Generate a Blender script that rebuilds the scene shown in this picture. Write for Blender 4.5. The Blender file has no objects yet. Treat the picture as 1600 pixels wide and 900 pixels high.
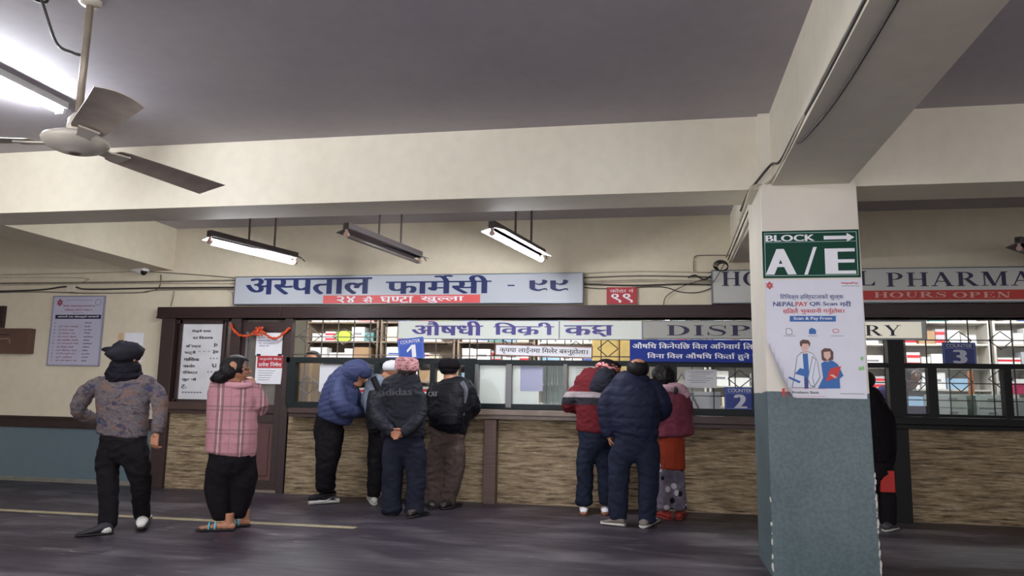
import bpy, bmesh, math, random
from mathutils import Vector, Matrix, noise
random.seed(7)
SC = bpy.context.scene
COL = SC.collection
PI = math.pi

# ------------------------------------------------------------------ camera
F_PX = 1190.0; YAW, PITCH, ROLL = -0.1905, 0.144, 0.019
CAM = Vector((0, -9.51, 1.275))
def _axes():
    cy, sy = math.cos(YAW), math.sin(YAW)
    f = Vector((sy*math.cos(PITCH), cy*math.cos(PITCH), math.sin(PITCH)))
    r = Vector((cy, -sy, 0)); u = r.cross(f)
    c, s = math.cos(ROLL), math.sin(ROLL)
    return c*r + s*u, -s*r + c*u, f
RT, UP, FW = _axes()
cam = bpy.data.cameras.new('camera'); cam.sensor_width = 36; cam.lens = F_PX/1600*36
cam.clip_start = .05; cam.clip_end = 200
camo = bpy.data.objects.new('camera', cam); COL.objects.link(camo)
M = Matrix((RT, UP, -FW)).transposed().to_4x4(); M.translation = CAM
camo.matrix_world = M
SC.camera = camo

# ------------------------------------------------------------------ world, exposure
W = bpy.data.worlds.new('world'); SC.world = W; W.use_nodes = True
W.node_tree.nodes['Background'].inputs[0].default_value = (.96, .94, 1.0, 1)
W.node_tree.nodes['Background'].inputs[1].default_value = 2.75
SC.view_settings.view_transform = 'Standard'; SC.view_settings.look = 'None'
SC.view_settings.exposure = -0.05; SC.view_settings.gamma = 1.0
SC.view_settings.use_curve_mapping = False
TUBE_E = 350.0          # glow of the hall's lit fluorescent tubes
TUBE_IN = 105.0         # glow of the tubes inside the pharmacy

# ------------------------------------------------------------------ helpers: places
def ray(px, py):
    return RT*((px-800)/F_PX) + UP*(-(py-450)/F_PX) + FW
def PY(px, py, y=0.0):                      # the point of the upright plane at depth y
    d = ray(px, py); return CAM + d*((y-CAM.y)/d.y)
def PZ(px, py, z=0.0):                      # the point of the level plane at height z
    d = ray(px, py); return CAM + d*((z-CAM.z)/d.z)
def RECT(x0, y0, x1, y1, y=0.0):            # world x0,z0(bottom),x1,z1(top) of an upright rectangle
    xm, ym = (x0+x1)/2, (y0+y1)/2
    return (PY(x0, ym, y).x, PY(xm, y1, y).z, PY(x1, ym, y).x, PY(xm, y0, y).z)
def lin(v):
    v /= 255.0
    return v/12.92 if v <= .04045 else ((v+.055)/1.055)**2.4
def rgb(r, g, b): return (lin(r), lin(g), lin(b), 1)

# ------------------------------------------------------------------ helpers: objects
def tag(o, label=None, cat=None, group=None, kind=None):
    if label: o['label'] = label
    if cat: o['category'] = cat
    if group: o['group'] = group
    if kind: o['kind'] = kind
    return o
def thing(name, label, cat, loc=(0, 0, 0), group=None, rotz=0):
    o = bpy.data.objects.new(name, None); COL.objects.link(o)
    o.location = loc; o.rotation_euler = (0, 0, rotz); o.empty_display_size = .1
    return tag(o, label, cat, group)
def obj(name, bm, mat, parent=None, world=True, smooth=False):
    """link bm (bmesh or mesh) as one mesh object; world=True: its coordinates are world ones"""
    if isinstance(bm, bpy.types.Mesh): me = bm; me.name = name
    else:
        me = bpy.data.meshes.new(name); bm.to_mesh(me); bm.free()
    if mat is not None and len(me.materials) == 0: me.materials.append(mat)
    o = bpy.data.objects.new(name, me); COL.objects.link(o)
    if parent is not None:
        o.parent = parent
        if world:
            off = Vector((0, 0, 0)); p = parent
            while p is not None: off += p.location; p = p.parent
            me.transform(Matrix.Translation(-off))
    if smooth:
        for p in me.polygons: p.use_smooth = True
    return o
def struct(name, bm, mat, smooth=False):
    return tag(obj(name, bm, mat, smooth=smooth), kind='structure')
def solo(name, bm, mat, label, cat, group=None, smooth=False):
    """a thing that is one mesh; its origin goes to its base"""
    o = obj(name, bm, mat, smooth=smooth); me = o.data
    if len(me.vertices):
        xs = [v.co.x for v in me.vertices]; ys = [v.co.y for v in me.vertices]; zs = [v.co.z for v in me.vertices]
        c = Vector(((min(xs)+max(xs))/2, (min(ys)+max(ys))/2, min(zs)))
        me.transform(Matrix.Translation(-c)); o.location = c
    return tag(o, label, cat, group)
def copy_tree(o, parent=None):
    c = o.copy(); COL.objects.link(c)
    if parent is not None: c.parent = parent
    for ch in [k for k in o.children]: copy_tree(ch, c)
    return c

def NB(): return bmesh.new()
def box(bm, x0, y0, z0, x1, y1, z1, bev=0.0, rot=None):
    if x1 < x0: x0, x1 = x1, x0
    if y1 < y0: y0, y1 = y1, y0
    if z1 < z0: z0, z1 = z1, z0
    t = bmesh.new(); bmesh.ops.create_cube(t, size=1)
    c = Vector(((x0+x1)/2, (y0+y1)/2, (z0+z1)/2))
    for v in t.verts: v.co = Vector((v.co.x*(x1-x0), v.co.y*(y1-y0), v.co.z*(z1-z0)))
    if bev > 0: bmesh.ops.bevel(t, geom=list(t.edges), offset=bev, segments=2, affect='EDGES', profile=.6)
    for v in t.verts: v.co = (rot @ v.co if rot is not None else v.co) + c
    join(bm, t); return bm
def join(bm, t, mi=None):
    me = bpy.data.meshes.new('tmp'); t.to_mesh(me); t.free(); n = len(bm.faces); bm.from_mesh(me); bpy.data.meshes.remove(me)
    if mi is not None:
        bm.faces.ensure_lookup_table()
        for f in bm.faces[n:]: f.material_index = mi
def cyl(bm, a, b, r, r2=None, n=12, cap=True):
    a, b = Vector(a), Vector(b); d = b-a; L = d.length
    if L < 1e-6: return
    t = bmesh.new(); bmesh.ops.create_cone(t, cap_ends=cap, segments=n, radius1=r, radius2=r if r2 is None else r2, depth=L)
    t.transform(Matrix.Translation((a+b)/2) @ d.to_track_quat('Z', 'Y').to_matrix().to_4x4()); join(bm, t)
def ell(bm, c, r, rot=None, sub=3):
    t = bmesh.new(); bmesh.ops.create_icosphere(t, subdivisions=sub, radius=1)
    for v in t.verts:
        p = Vector((v.co.x*r[0], v.co.y*r[1], v.co.z*r[2])); v.co = (rot @ p if rot is not None else p) + Vector(c)
    join(bm, t)
def wire(bm, pts, r, n=6, closed=False):
    pts = [Vector(p) for p in pts]; rings = []
    for i, p in enumerate(pts):
        a = pts[max(0, i-1)]; b = pts[min(len(pts)-1, i+1)]; t = (b-a).normalized()
        s = t.cross(Vector((0, 0, 1)))
        if s.length < .1: s = t.cross(Vector((1, 0, 0)))
        s.normalize(); u = s.cross(t)
        rings.append([bm.verts.new(p + s*(r*math.cos(k*2*PI/n)) + u*(r*math.sin(k*2*PI/n))) for k in range(n)])
    for A, B in zip(rings, rings[1:]):
        for k in range(n): bm.faces.new((A[k], A[(k+1) % n], B[(k+1) % n], B[k]))
    bm.faces.new(rings[0][::-1]); bm.faces.new(rings[-1])
def thicken(bm, th):
    """gives a sheet its thickness, th away from the side its faces look to"""
    for f in bm.faces: f.normal_update()
    bm.verts.ensure_lookup_table(); vs = list(bm.verts); fs = list(bm.faces); es = [e for e in bm.edges if len(e.link_faces) == 1]; mp = {}
    for v in vs:
        n = Vector((0, 0, 0))
        for f in v.link_faces: n += f.normal
        if n.length > 0: n.normalize()
        mp[v] = v.co-n*th
    mp = {v: bm.verts.new(c) for v, c in mp.items()}
    for f in fs: bm.faces.new([mp[v] for v in reversed(f.verts)])
    for e in es:
        a_, b_ = e.verts
        try: bm.faces.new((a_, b_, mp[b_], mp[a_]))
        except ValueError: pass
    bmesh.ops.recalc_face_normals(bm, faces=bm.faces[:])
def smoothpath(pts, k=5):
    pts = [Vector(p) for p in pts]; out = []
    for i in range(len(pts)-1):
        p0 = pts[max(0, i-1)]; p1 = pts[i]; p2 = pts[i+1]; p3 = pts[min(len(pts)-1, i+2)]
        for j in range(k):
            t = j/k
            out.append(.5*((2*p1)+(p2-p0)*t+(2*p0-5*p1+4*p2-p3)*t*t+(3*p1-p0-3*p2+p3)*t*t*t))
    out.append(pts[-1]); return out
def poly(bm, pts, y, th=0.0):
    """flat polygon of (x, z) points at depth y facing the hall (-Y)"""
    if th <= 0:
        vs = [bm.verts.new((x, y, z)) for x, z in pts]; f = bm.faces.new(vs)
        f.normal_update()
        if f.normal.y > 0: f.normal_flip()
    else:
        vs = [bm.verts.new((x, y, z)) for x, z in pts]; f = bm.faces.new(vs)
        r = bmesh.ops.extrude_face_region(bm, geom=[f])
        for v in [g for g in r['geom'] if isinstance(g, bmesh.types.BMVert)]: v.co.y += th
def ribbon(bm, pts, ws, y):
    """flat stroke with width ws along (x, z) pts"""
    P = [Vector((p[0], p[1])) for p in pts]; L = []; R_ = []
    if not hasattr(ws, '__len__'): ws = [ws]*len(P)
    for i, p in enumerate(P):
        t = (P[min(len(P)-1, i+1)]-P[max(0, i-1)]); t.normalize(); n = Vector((-t.y, t.x))*ws[i]/2
        L.append(bm.verts.new((p.x+n.x, y, p.y+n.y))); R_.append(bm.verts.new((p.x-n.x, y, p.y-n.y)))
    for i in range(len(P)-1):
        bm.faces.new((L[i], L[i+1], R_[i+1], R_[i]))

# ------------------------------------------------------------------ materials
MATS = {}
def mat(name, col, rough=.6, metal=0.0, var=0.0, scale=8.0, bump=0.0, bscale=60.0, emit=0.0, ecol=None, spec=None, sheen=0.0, stretch=(1, 1, 1), trans=0.0):
    if name in MATS: return MATS[name]
    m = bpy.data.materials.new(name); m.use_nodes = True; nt = m.node_tree; N = nt.nodes; L = nt.links
    b = N['Principled BSDF']; b.inputs['Base Color'].default_value = col; b.inputs['Roughness'].default_value = rough
    b.inputs['Metallic'].default_value = metal
    if spec is not None: b.inputs['Specular IOR Level'].default_value = spec
    if emit: b.inputs['Emission Color'].default_value = ecol or col; b.inputs['Emission Strength'].default_value = emit
    if sheen: b.inputs['Sheen Weight'].default_value = sheen
    tc = N.new('ShaderNodeTexCoord'); mp = N.new('ShaderNodeMapping'); mp.inputs['Scale'].default_value = stretch
    L.new(tc.outputs['Object'], mp.inputs['Vector'])
    if var:
        n = N.new('ShaderNodeTexNoise'); n.inputs['Scale'].default_value = scale; n.inputs['Detail'].default_value = 6
        L.new(mp.outputs[0], n.inputs['Vector'])
        r = N.new('ShaderNodeValToRGB'); r.color_ramp.elements[0].position = .3; r.color_ramp.elements[1].position = .7
        r.color_ramp.elements[0].color = (col[0]*(1-var), col[1]*(1-var), col[2]*(1-var), 1)
        r.color_ramp.elements[1].color = (min(1, col[0]*(1+var)), min(1, col[1]*(1+var)), min(1, col[2]*(1+var)), 1)
        L.new(n.outputs['Fac'], r.inputs['Fac']); L.new(r.outputs[0], b.inputs['Base Color'])
    if bump:
        n2 = N.new('ShaderNodeTexNoise'); n2.inputs['Scale'].default_value = bscale; n2.inputs['Detail'].default_value = 4
        L.new(mp.outputs[0], n2.inputs['Vector'])
        bp = N.new('ShaderNodeBump'); bp.inputs['Strength'].default_value = bump; bp.inputs['Distance'].default_value = .01
        L.new(n2.outputs['Fac'], bp.inputs['Height']); L.new(bp.outputs[0], b.inputs['Normal'])
    MATS[name] = m; return m
class NT:
    """small node-building helper for the patterned materials"""
    def __init__(s, name, rough=.8, spec=.3):
        s.m = bpy.data.materials.new(name); s.m.use_nodes = True; s.N = s.m.node_tree.nodes; s.L = s.m.node_tree.links
        s.b = s.N['Principled BSDF']; s.b.inputs['Roughness'].default_value = rough; s.b.inputs['Specular IOR Level'].default_value = spec
        s.tc = s.N.new('ShaderNodeTexCoord'); s.o = s.tc.outputs['Object']; MATS[name] = s.m
    def map(s, sc=(1, 1, 1), loc=(0, 0, 0), rot=(0, 0, 0)):
        m = s.N.new('ShaderNodeMapping'); m.inputs['Scale'].default_value = sc; m.inputs['Location'].default_value = loc; m.inputs['Rotation'].default_value = rot
        s.L.new(s.o, m.inputs['Vector']); return m.outputs[0]
    def noise(s, scale, vec=None, detail=4, dist=0):
        n = s.N.new('ShaderNodeTexNoise'); n.inputs['Scale'].default_value = scale; n.inputs['Detail'].default_value = detail; n.inputs['Distortion'].default_value = dist
        s.L.new(vec or s.o, n.inputs['Vector']); return n.outputs['Fac']
    def ramp(s, fac, stops, const=False):
        r = s.N.new('ShaderNodeValToRGB'); cr = r.color_ramp
        if const: cr.interpolation = 'CONSTANT'
        while len(cr.elements) < len(stops): cr.elements.new(.5)
        for e, (p, c) in zip(cr.elements, stops): e.position = p; e.color = c
        s.L.new(fac, r.inputs['Fac']); return r.outputs[0]
    def math(s, op, a, b=0.0, c=None):
        n = s.N.new('ShaderNodeMath'); n.operation = op
        for i, v in enumerate((a, b) if c is None else (a, b, c)):
            if isinstance(v, (int, float)): n.inputs[i].default_value = v
            else: s.L.new(v, n.inputs[i])
        return n.outputs[0]
    def sep(s, vec=None):
        n = s.N.new('ShaderNodeSeparateXYZ'); s.L.new(vec or s.o, n.inputs[0]); return n.outputs
    def mix(s, fac, a, b, mode='MIX'):
        n = s.N.new('ShaderNodeMix'); n.data_type = 'RGBA'; n.blend_type = mode
        for i, v in ((0, fac), (6, a), (7, b)):
            if isinstance(v, (int, float)): n.inputs[i].default_value = v
            elif isinstance(v, tuple): n.inputs[i].default_value = v
            else: s.L.new(v, n.inputs[i])
        return n.outputs[2]
    def color(s, c): s.L.new(c, s.b.inputs['Base Color']); return s
    def rough(s, r): s.L.new(r, s.b.inputs['Roughness']); return s
    def bump(s, h, st=.3, d=.01):
        n = s.N.new('ShaderNodeBump'); n.inputs['Strength'].default_value = st; n.inputs['Distance'].default_value = d
        s.L.new(h, n.inputs['Height']); s.L.new(n.outputs[0], s.b.inputs['Normal']); return s
    def band(s, x, lo, hi): return s.math('MULTIPLY', s.math('GREATER_THAN', x, lo), s.math('LESS_THAN', x, hi))

def wallmat(name, c1, c2, rough=.7, sc=1.2, spots=None):
    t = NT(name, rough, .3)
    a = t.ramp(t.noise(sc, detail=8), [(.3, c1), (.7, c2)])
    g = t.ramp(t.noise(9, detail=10), [(.35, (.955, .955, .955, 1)), (.6, (1, 1, 1, 1))])
    c = t.mix(1.0, a, g, 'MULTIPLY')
    if spots:
        sp = t.ramp(t.noise(spots[1], detail=3), [(spots[2], (0, 0, 0, 1)), (spots[2]+.01, (1, 1, 1, 1))])
        c = t.mix(sp, c, spots[0])
    t.color(c); t.bump(t.noise(40, detail=5), .05); return t.m
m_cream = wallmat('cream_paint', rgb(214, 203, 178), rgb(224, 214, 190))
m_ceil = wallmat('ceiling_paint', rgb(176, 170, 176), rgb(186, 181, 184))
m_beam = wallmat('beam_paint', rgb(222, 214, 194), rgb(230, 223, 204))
m_teal = wallmat('teal_gloss_paint', rgb(94, 112, 120), rgb(104, 120, 126), rough=.38, sc=.8)
def column_mat():
    t = NT('column_paint', .42, .4)
    z = t.sep()[2]; zz = t.math('ADD', z, t.math('MULTIPLY', t.noise(3, detail=3), .03))
    cream = t.ramp(t.noise(1.5, detail=8), [(.3, rgb(220, 213, 198)), (.7, rgb(232, 225, 210))])
    teal = t.ramp(t.noise(2.2, detail=10), [(.3, rgb(84, 102, 106)), (.7, rgb(104, 120, 122))])
    teal = t.mix(1.0, teal, t.ramp(t.noise(35, detail=8), [(.42, (.8, .82, .82, 1)), (.58, (1, 1, 1, 1))]), 'MULTIPLY')
    chips = t.ramp(t.noise(16, t.map((1, 1, .7)), detail=2), [(.765, (0, 0, 0, 1)), (.775, (1, 1, 1, 1))])
    teal = t.mix(chips, teal, rgb(226, 222, 210))
    t.color(t.mix(t.math('GREATER_THAN', zz, 1.375), teal, cream)); t.bump(t.noise(28, detail=6), .35, .006)
    return t.m
m_column = column_mat()
def floor_mat():
    t = NT('dark_floor', .45, .5)
    br = t.N.new('ShaderNodeTexBrick'); t.L.new(t.map((1, 1, 1), rot=(0, 0, .0)), br.inputs['Vector'])
    br.inputs['Scale'].default_value = 1; br.inputs['Brick Width'].default_value = 1.25; br.inputs['Row Height'].default_value = .32
    br.inputs['Mortar Size'].default_value = .004; br.inputs['Color1'].default_value = rgb(62, 54, 65); br.inputs['Color2'].default_value = rgb(49, 43, 53)
    br.inputs['Mortar'].default_value = rgb(50, 46, 50); br.inputs['Bias'].default_value = -.1
    v = t.map((1.0, 5, 1)); streak = t.ramp(t.noise(2.2, v, 10), [(.35, (.72, .7, .74, 1)), (.65, (1.0, 1.0, 1.0, 1))])
    c = t.mix(1.0, br.outputs['Color'], streak, 'MULTIPLY')
    dust = t.ramp(t.noise(1.1, t.map((1, 2.2, 1), (3, 1, 0)), 12, .6), [(.5, (0, 0, 0, 1)), (.72, (.35, .35, .35, 1))])
    c = t.mix(dust, c, rgb(150, 142, 148))
    scuff = t.ramp(t.noise(3.2, t.map((.8, 4.5, 1), (7, 2, 0)), 12, 1.5), [(.64, (0, 0, 0, 1)), (.72, (.6, .6, .6, 1))])
    c = t.mix(scuff, c, rgb(165, 155, 155))
    t.color(c); t.rough(t.math('ADD', t.math('MULTIPLY', t.noise(2.5, v, 6), .35), .3)); t.bump(t.noise(8, v, 8), .15, .004)
    return t.m
m_floor = floor_mat()
def stone_mat():
    t = NT('stacked_stone_tile', .75, .3)
    x, y, z = t.sep()
    row = t.math('FLOOR', t.math('MULTIPLY', t.math('ADD', z, t.math('MULTIPLY', t.noise(1.3, detail=2), .02)), 58))
    cb = t.N.new('ShaderNodeCombineXYZ'); t.L.new(t.math('MULTIPLY', x, 3.2), cb.inputs[0]); t.L.new(t.math('MULTIPLY', row, 7.31), cb.inputs[1])
    n = t.noise(1.0, cb.outputs[0], 3)
    c = t.ramp(n, [(.28, rgb(82, 70, 54)), (.4, rgb(134, 116, 90)), (.52, rgb(166, 146, 116)), (.64, rgb(190, 172, 142)), (.78, rgb(108, 92, 72))])
    c = t.mix(1.0, c, t.ramp(t.noise(14, t.map((1, 1, 8)), 6), [(.3, (.62, .6, .58, 1)), (.65, (1, 1, 1, 1))]), 'MULTIPLY')
    t.color(c); t.bump(n, .9, .02); return t.m
m_stone = stone_mat()
def wood(name, c, k=.22, rough=.4):
    return mat(name, c, rough, var=k, scale=5, stretch=(1, 1, 14), bump=.12, bscale=18)
m_wood = wood('dark_brown_wood', rgb(50, 31, 30))
m_woodh = mat('dark_brown_beam_wood', rgb(46, 27, 28), .4, spec=.35, var=.2, scale=4, stretch=(.5, 4, 12), bump=.1, bscale=12)
m_post = wood('mid_brown_wood', rgb(86, 64, 54))
m_ledge = mat('brown_ledge', rgb(68, 46, 41), .38, var=.2, scale=6, stretch=(1, 6, 6))
m_ledge2 = mat('pale_worn_ledge', rgb(128, 112, 100), .4, var=.15, scale=9)
m_trim = mat('dark_trim', rgb(44, 27, 28), .35, var=.2, scale=6)
m_green = mat('dark_green_metal', rgb(20, 28, 29), .45, metal=.1, spec=.3, var=.15)
m_black = mat('black_metal', rgb(13, 11, 13), .5, spec=.25)
m_alu = mat('grey_aluminium', rgb(112, 112, 112), .38, metal=.5)
m_iron = mat('grille_iron', rgb(96, 88, 82), .5, metal=.4)
m_irond = mat('grille_iron_dark', rgb(30, 26, 28), .5, metal=.2)
m_white = mat('white_paper', rgb(236, 236, 240), .7, var=.03, scale=10)
m_tin = mat('grey_tin', rgb(84, 76, 76), .5, metal=.3, var=.1)
m_reflect = mat('lamp_reflector_white', rgb(230, 230, 230), .3)
m_tube_on = mat('lit_tube_glass', (1, 1, 1, 1), .3, emit=TUBE_E, ecol=(.90, .93, 1, 1))
m_tube_hang = mat('lit_hanging_tube_glass', (1, 1, 1, 1), .3, emit=TUBE_E*.5, ecol=(.92, .94, 1, 1))
m_tube_in = mat('lit_inner_tube_glass', (1, 1, 1, 1), .3, emit=TUBE_IN, ecol=(.96, .97, 1, 1))
m_tube_off = mat('unlit_tube_glass', rgb(104, 98, 92), .25)
m_fan = mat('cream_fan_enamel', rgb(214, 206, 190), .35, var=.06, scale=6)
m_blade = mat('dusty_fan_blade', rgb(186, 173, 158), .45, var=.14, scale=9)
m_rod = mat('fan_rod_metal', rgb(160, 148, 132), .4, metal=.3, var=.15, scale=12)
m_cable = mat('dark_cable', rgb(52, 48, 46), .5)
m_conduit = mat('cream_conduit', rgb(186, 176, 156), .5, var=.15, scale=10)
m_conduit_g = mat('grey_conduit', rgb(120, 112, 102), .5, var=.15, scale=10)
m_signw = mat('white_sign_face', rgb(178, 183, 190), .35, var=.03, scale=2)
m_signg = mat('grey_sign_face', rgb(196, 196, 190), .4, var=.05, scale=3)
m_frame = mat('sign_edge_aluminium', rgb(110, 116, 122), .35, metal=.6)
m_navy = mat('navy_letter_paint', rgb(36, 46, 92), .5, spec=.3)
m_navy2 = mat('dark_navy_letter_paint', rgb(36, 32, 66), .45)
m_violet = mat('violet_letter_film', rgb(72, 62, 132), .5)
m_red = mat('red_sign_paint', rgb(214, 84, 84), .45)
m_redd = mat('deep_red_paint', rgb(176, 40, 48), .45)
m_blue = mat('blue_banner_vinyl', rgb(28, 52, 140), .5, spec=.25, var=.05, scale=3)
m_blued = mat('dark_blue_plate', rgb(34, 54, 128), .42)
m_ink = mat('black_ink', rgb(30, 30, 38), .6)
m_inkg = mat('grey_ink', rgb(110, 110, 122), .6)
m_wlet = mat('white_letter_vinyl', rgb(238, 238, 242), .5)
m_greens = mat('dark_green_sign_vinyl', rgb(12, 66, 50), .55, spec=.2)
m_glow = mat('backlit_sign_acrylic', rgb(184, 188, 180), .4, emit=.2, ecol=(.97, 1, .94, 1), var=0)
m_glow2 = mat('weakly_backlit_acrylic', rgb(160, 160, 152), .4, emit=.03, ecol=(1, .97, .88, 1))
m_orange = mat('marigold_orange', rgb(204, 76, 34), .7, var=.25, scale=40)
m_skin = mat('skin', rgb(176, 122, 92), .5, var=.08, scale=14)
m_skind = mat('dark_skin', rgb(126, 84, 62), .5, var=.08, scale=14)
m_hair = mat('black_hair', rgb(20, 16, 18), .6, spec=.25, bump=.5, bscale=90, stretch=(1, 1, .2))
def glassmat(name, tint, gl=.018):
    m = bpy.data.materials.new(name); m.use_nodes = True; N = m.node_tree.nodes; L = m.node_tree.links; N.clear()
    o = N.new('ShaderNodeOutputMaterial'); t = N.new('ShaderNodeBsdfTransparent'); t.inputs[0].default_value = tint
    g = N.new('ShaderNodeBsdfGlossy'); g.inputs['Roughness'].default_value = .03; x = N.new('ShaderNodeMixShader'); x.inputs[0].default_value = gl
    L.new(t.outputs[0], x.inputs[1]); L.new(g.outputs[0], x.inputs[2]); L.new(x.outputs[0], o.inputs[0]); MATS[name] = m; return m
m_glass = glassmat('window_glass', (.93, .95, .95, 1))
def papermat(name, c, tr=.5):
    m = bpy.data.materials.new(name); m.use_nodes = True; N = m.node_tree.nodes; L = m.node_tree.links; N.clear()
    o = N.new('ShaderNodeOutputMaterial'); d = N.new('ShaderNodeBsdfDiffuse'); d.inputs[0].default_value = c
    t = N.new('ShaderNodeBsdfTranslucent'); t.inputs[0].default_value = c; x = N.new('ShaderNodeMixShader'); x.inputs[0].default_value = tr
    L.new(d.outputs[0], x.inputs[1]); L.new(t.outputs[0], x.inputs[2]); L.new(x.outputs[0], o.inputs[0]); MATS[name] = m; return m
m_film = papermat('white_window_film', rgb(246, 248, 246), .6)
m_paper_t = papermat('thin_paper', rgb(214, 216, 236), .5)

# ------------------------------------------------------------------ lettering
def _txt(body):
    c = bpy.data.curves.new('t', 'FONT'); c.body = body; c.resolution_u = 3
    o = bpy.data.objects.new('t', c); COL.objects.link(o)
    dg = bpy.context.evaluated_depsgraph_get(); dg.update()
    me = bpy.data.meshes.new_from_object(o.evaluated_get(dg)); bpy.data.objects.remove(o); bpy.data.curves.remove(c)
    b = bmesh.new(); b.from_mesh(me); bpy.data.meshes.remove(me); return b
def bounds(b):
    xs = [v.co.x for v in b.verts]; ys = [v.co.y for v in b.verts]
    return (min(xs), max(xs), min(ys), max(ys)) if xs else (0, 0, 0, 0)
def reph(b, x, s=1.0):       # the small hook over a letter
    pts = [(x+.02+.1*s*math.cos(a), .80+.09*s*math.sin(a)) for a in [PI*.15+i*PI*1.15/7 for i in range(8)]]
    pts.append((x+.0, .63)); ribbon2(b, pts, .055)
LAY = [0]
def lay():                  # strokes that cross lie a hair apart, as layers of film do
    LAY[0] = LAY[0] % 6+1; return LAY[0]*.00006
def ribbon2(b, pts, w):
    t = bmesh.new(); ribbon(t, pts, w, 0); z = lay()
    for v in t.verts: v.co = Vector((v.co.x, v.co.z, z))
    join(b, t)
def deva(s):
    """lays out Devanagari: '{x:f}' keeps the left f of letter x (half form), '^' puts a reph on what precedes,
    '~' a ra-stroke under it, '#K' is the joined k-ssa letter"""
    out = bmesh.new(); cur = 0.0; i = 0; buf = ''
    def flush():
        nonlocal buf, cur
        if not buf: return
        lead = len(buf)-len(buf.lstrip(' '))
        if buf.strip() == '': cur += .3*len(buf); buf = ''; return
        b = _txt(buf.strip()); x0, x1, _, _ = bounds(b); cur += .3*lead
        bmesh.ops.translate(b, vec=(cur-x0, 0, 0), verts=b.verts[:]); join(out, b); cur += x1-x0-.012
        cur += .3*(len(buf)-len(buf.rstrip(' '))); buf = ''
    while i < len(s):
        ch = s[i]
        if ch == '{':
            flush(); j = s.index('}', i); body, f = s[i+1:j].split(':'); b = _txt(body); x0, x1, _, _ = bounds(b); xc = x0+(x1-x0)*float(f)
            bmesh.ops.bisect_plane(b, geom=b.verts[:]+b.edges[:]+b.faces[:], plane_co=(xc, 0, 0), plane_no=(1, 0, 0), clear_outer=True)
            bmesh.ops.translate(b, vec=(cur-x0, 0, 0), verts=b.verts[:]); join(out, b); cur += xc-x0-.01; i = j
        elif ch == '^': flush(); reph(out, cur-.12)
        elif ch == '~': flush(); ribbon2(out, [(cur-.34, .12), (cur-.5, -.02)], .06)
        elif ch == '#':
            flush(); i += 1; x = cur
            ribbon2(out, [(x, .6), (x+.62, .6)], .065); ribbon2(out, [(x+.53, .62), (x+.53, 0)], .07)
            ribbon2(out, [(x+.3, .58), (x+.14, .53), (x+.09, .44), (x+.15, .36), (x+.27, .34), (x+.14, .3), (x+.09, .2), (x+.16, .11), (x+.28, .13), (x+.34, .05), (x+.42, -.06)], .06)
            ribbon2(out, [(x+.2, .2), (x+.3, .29), (x+.4, .32), (x+.53, .32)], .055)
            cur += .61
        else: buf += ch
        i += 1
    flush(); return out
def embolden(b, d):
    if d <= 0: return b
    cs = []
    for k, u in enumerate((.33, .66, 1.0)):
        c = b.copy(); bmesh.ops.translate(c, vec=(d*u, 0, .0004*(k+1)), verts=c.verts[:]); cs.append(c)
    for c in cs: join(b, c)
    return b
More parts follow.
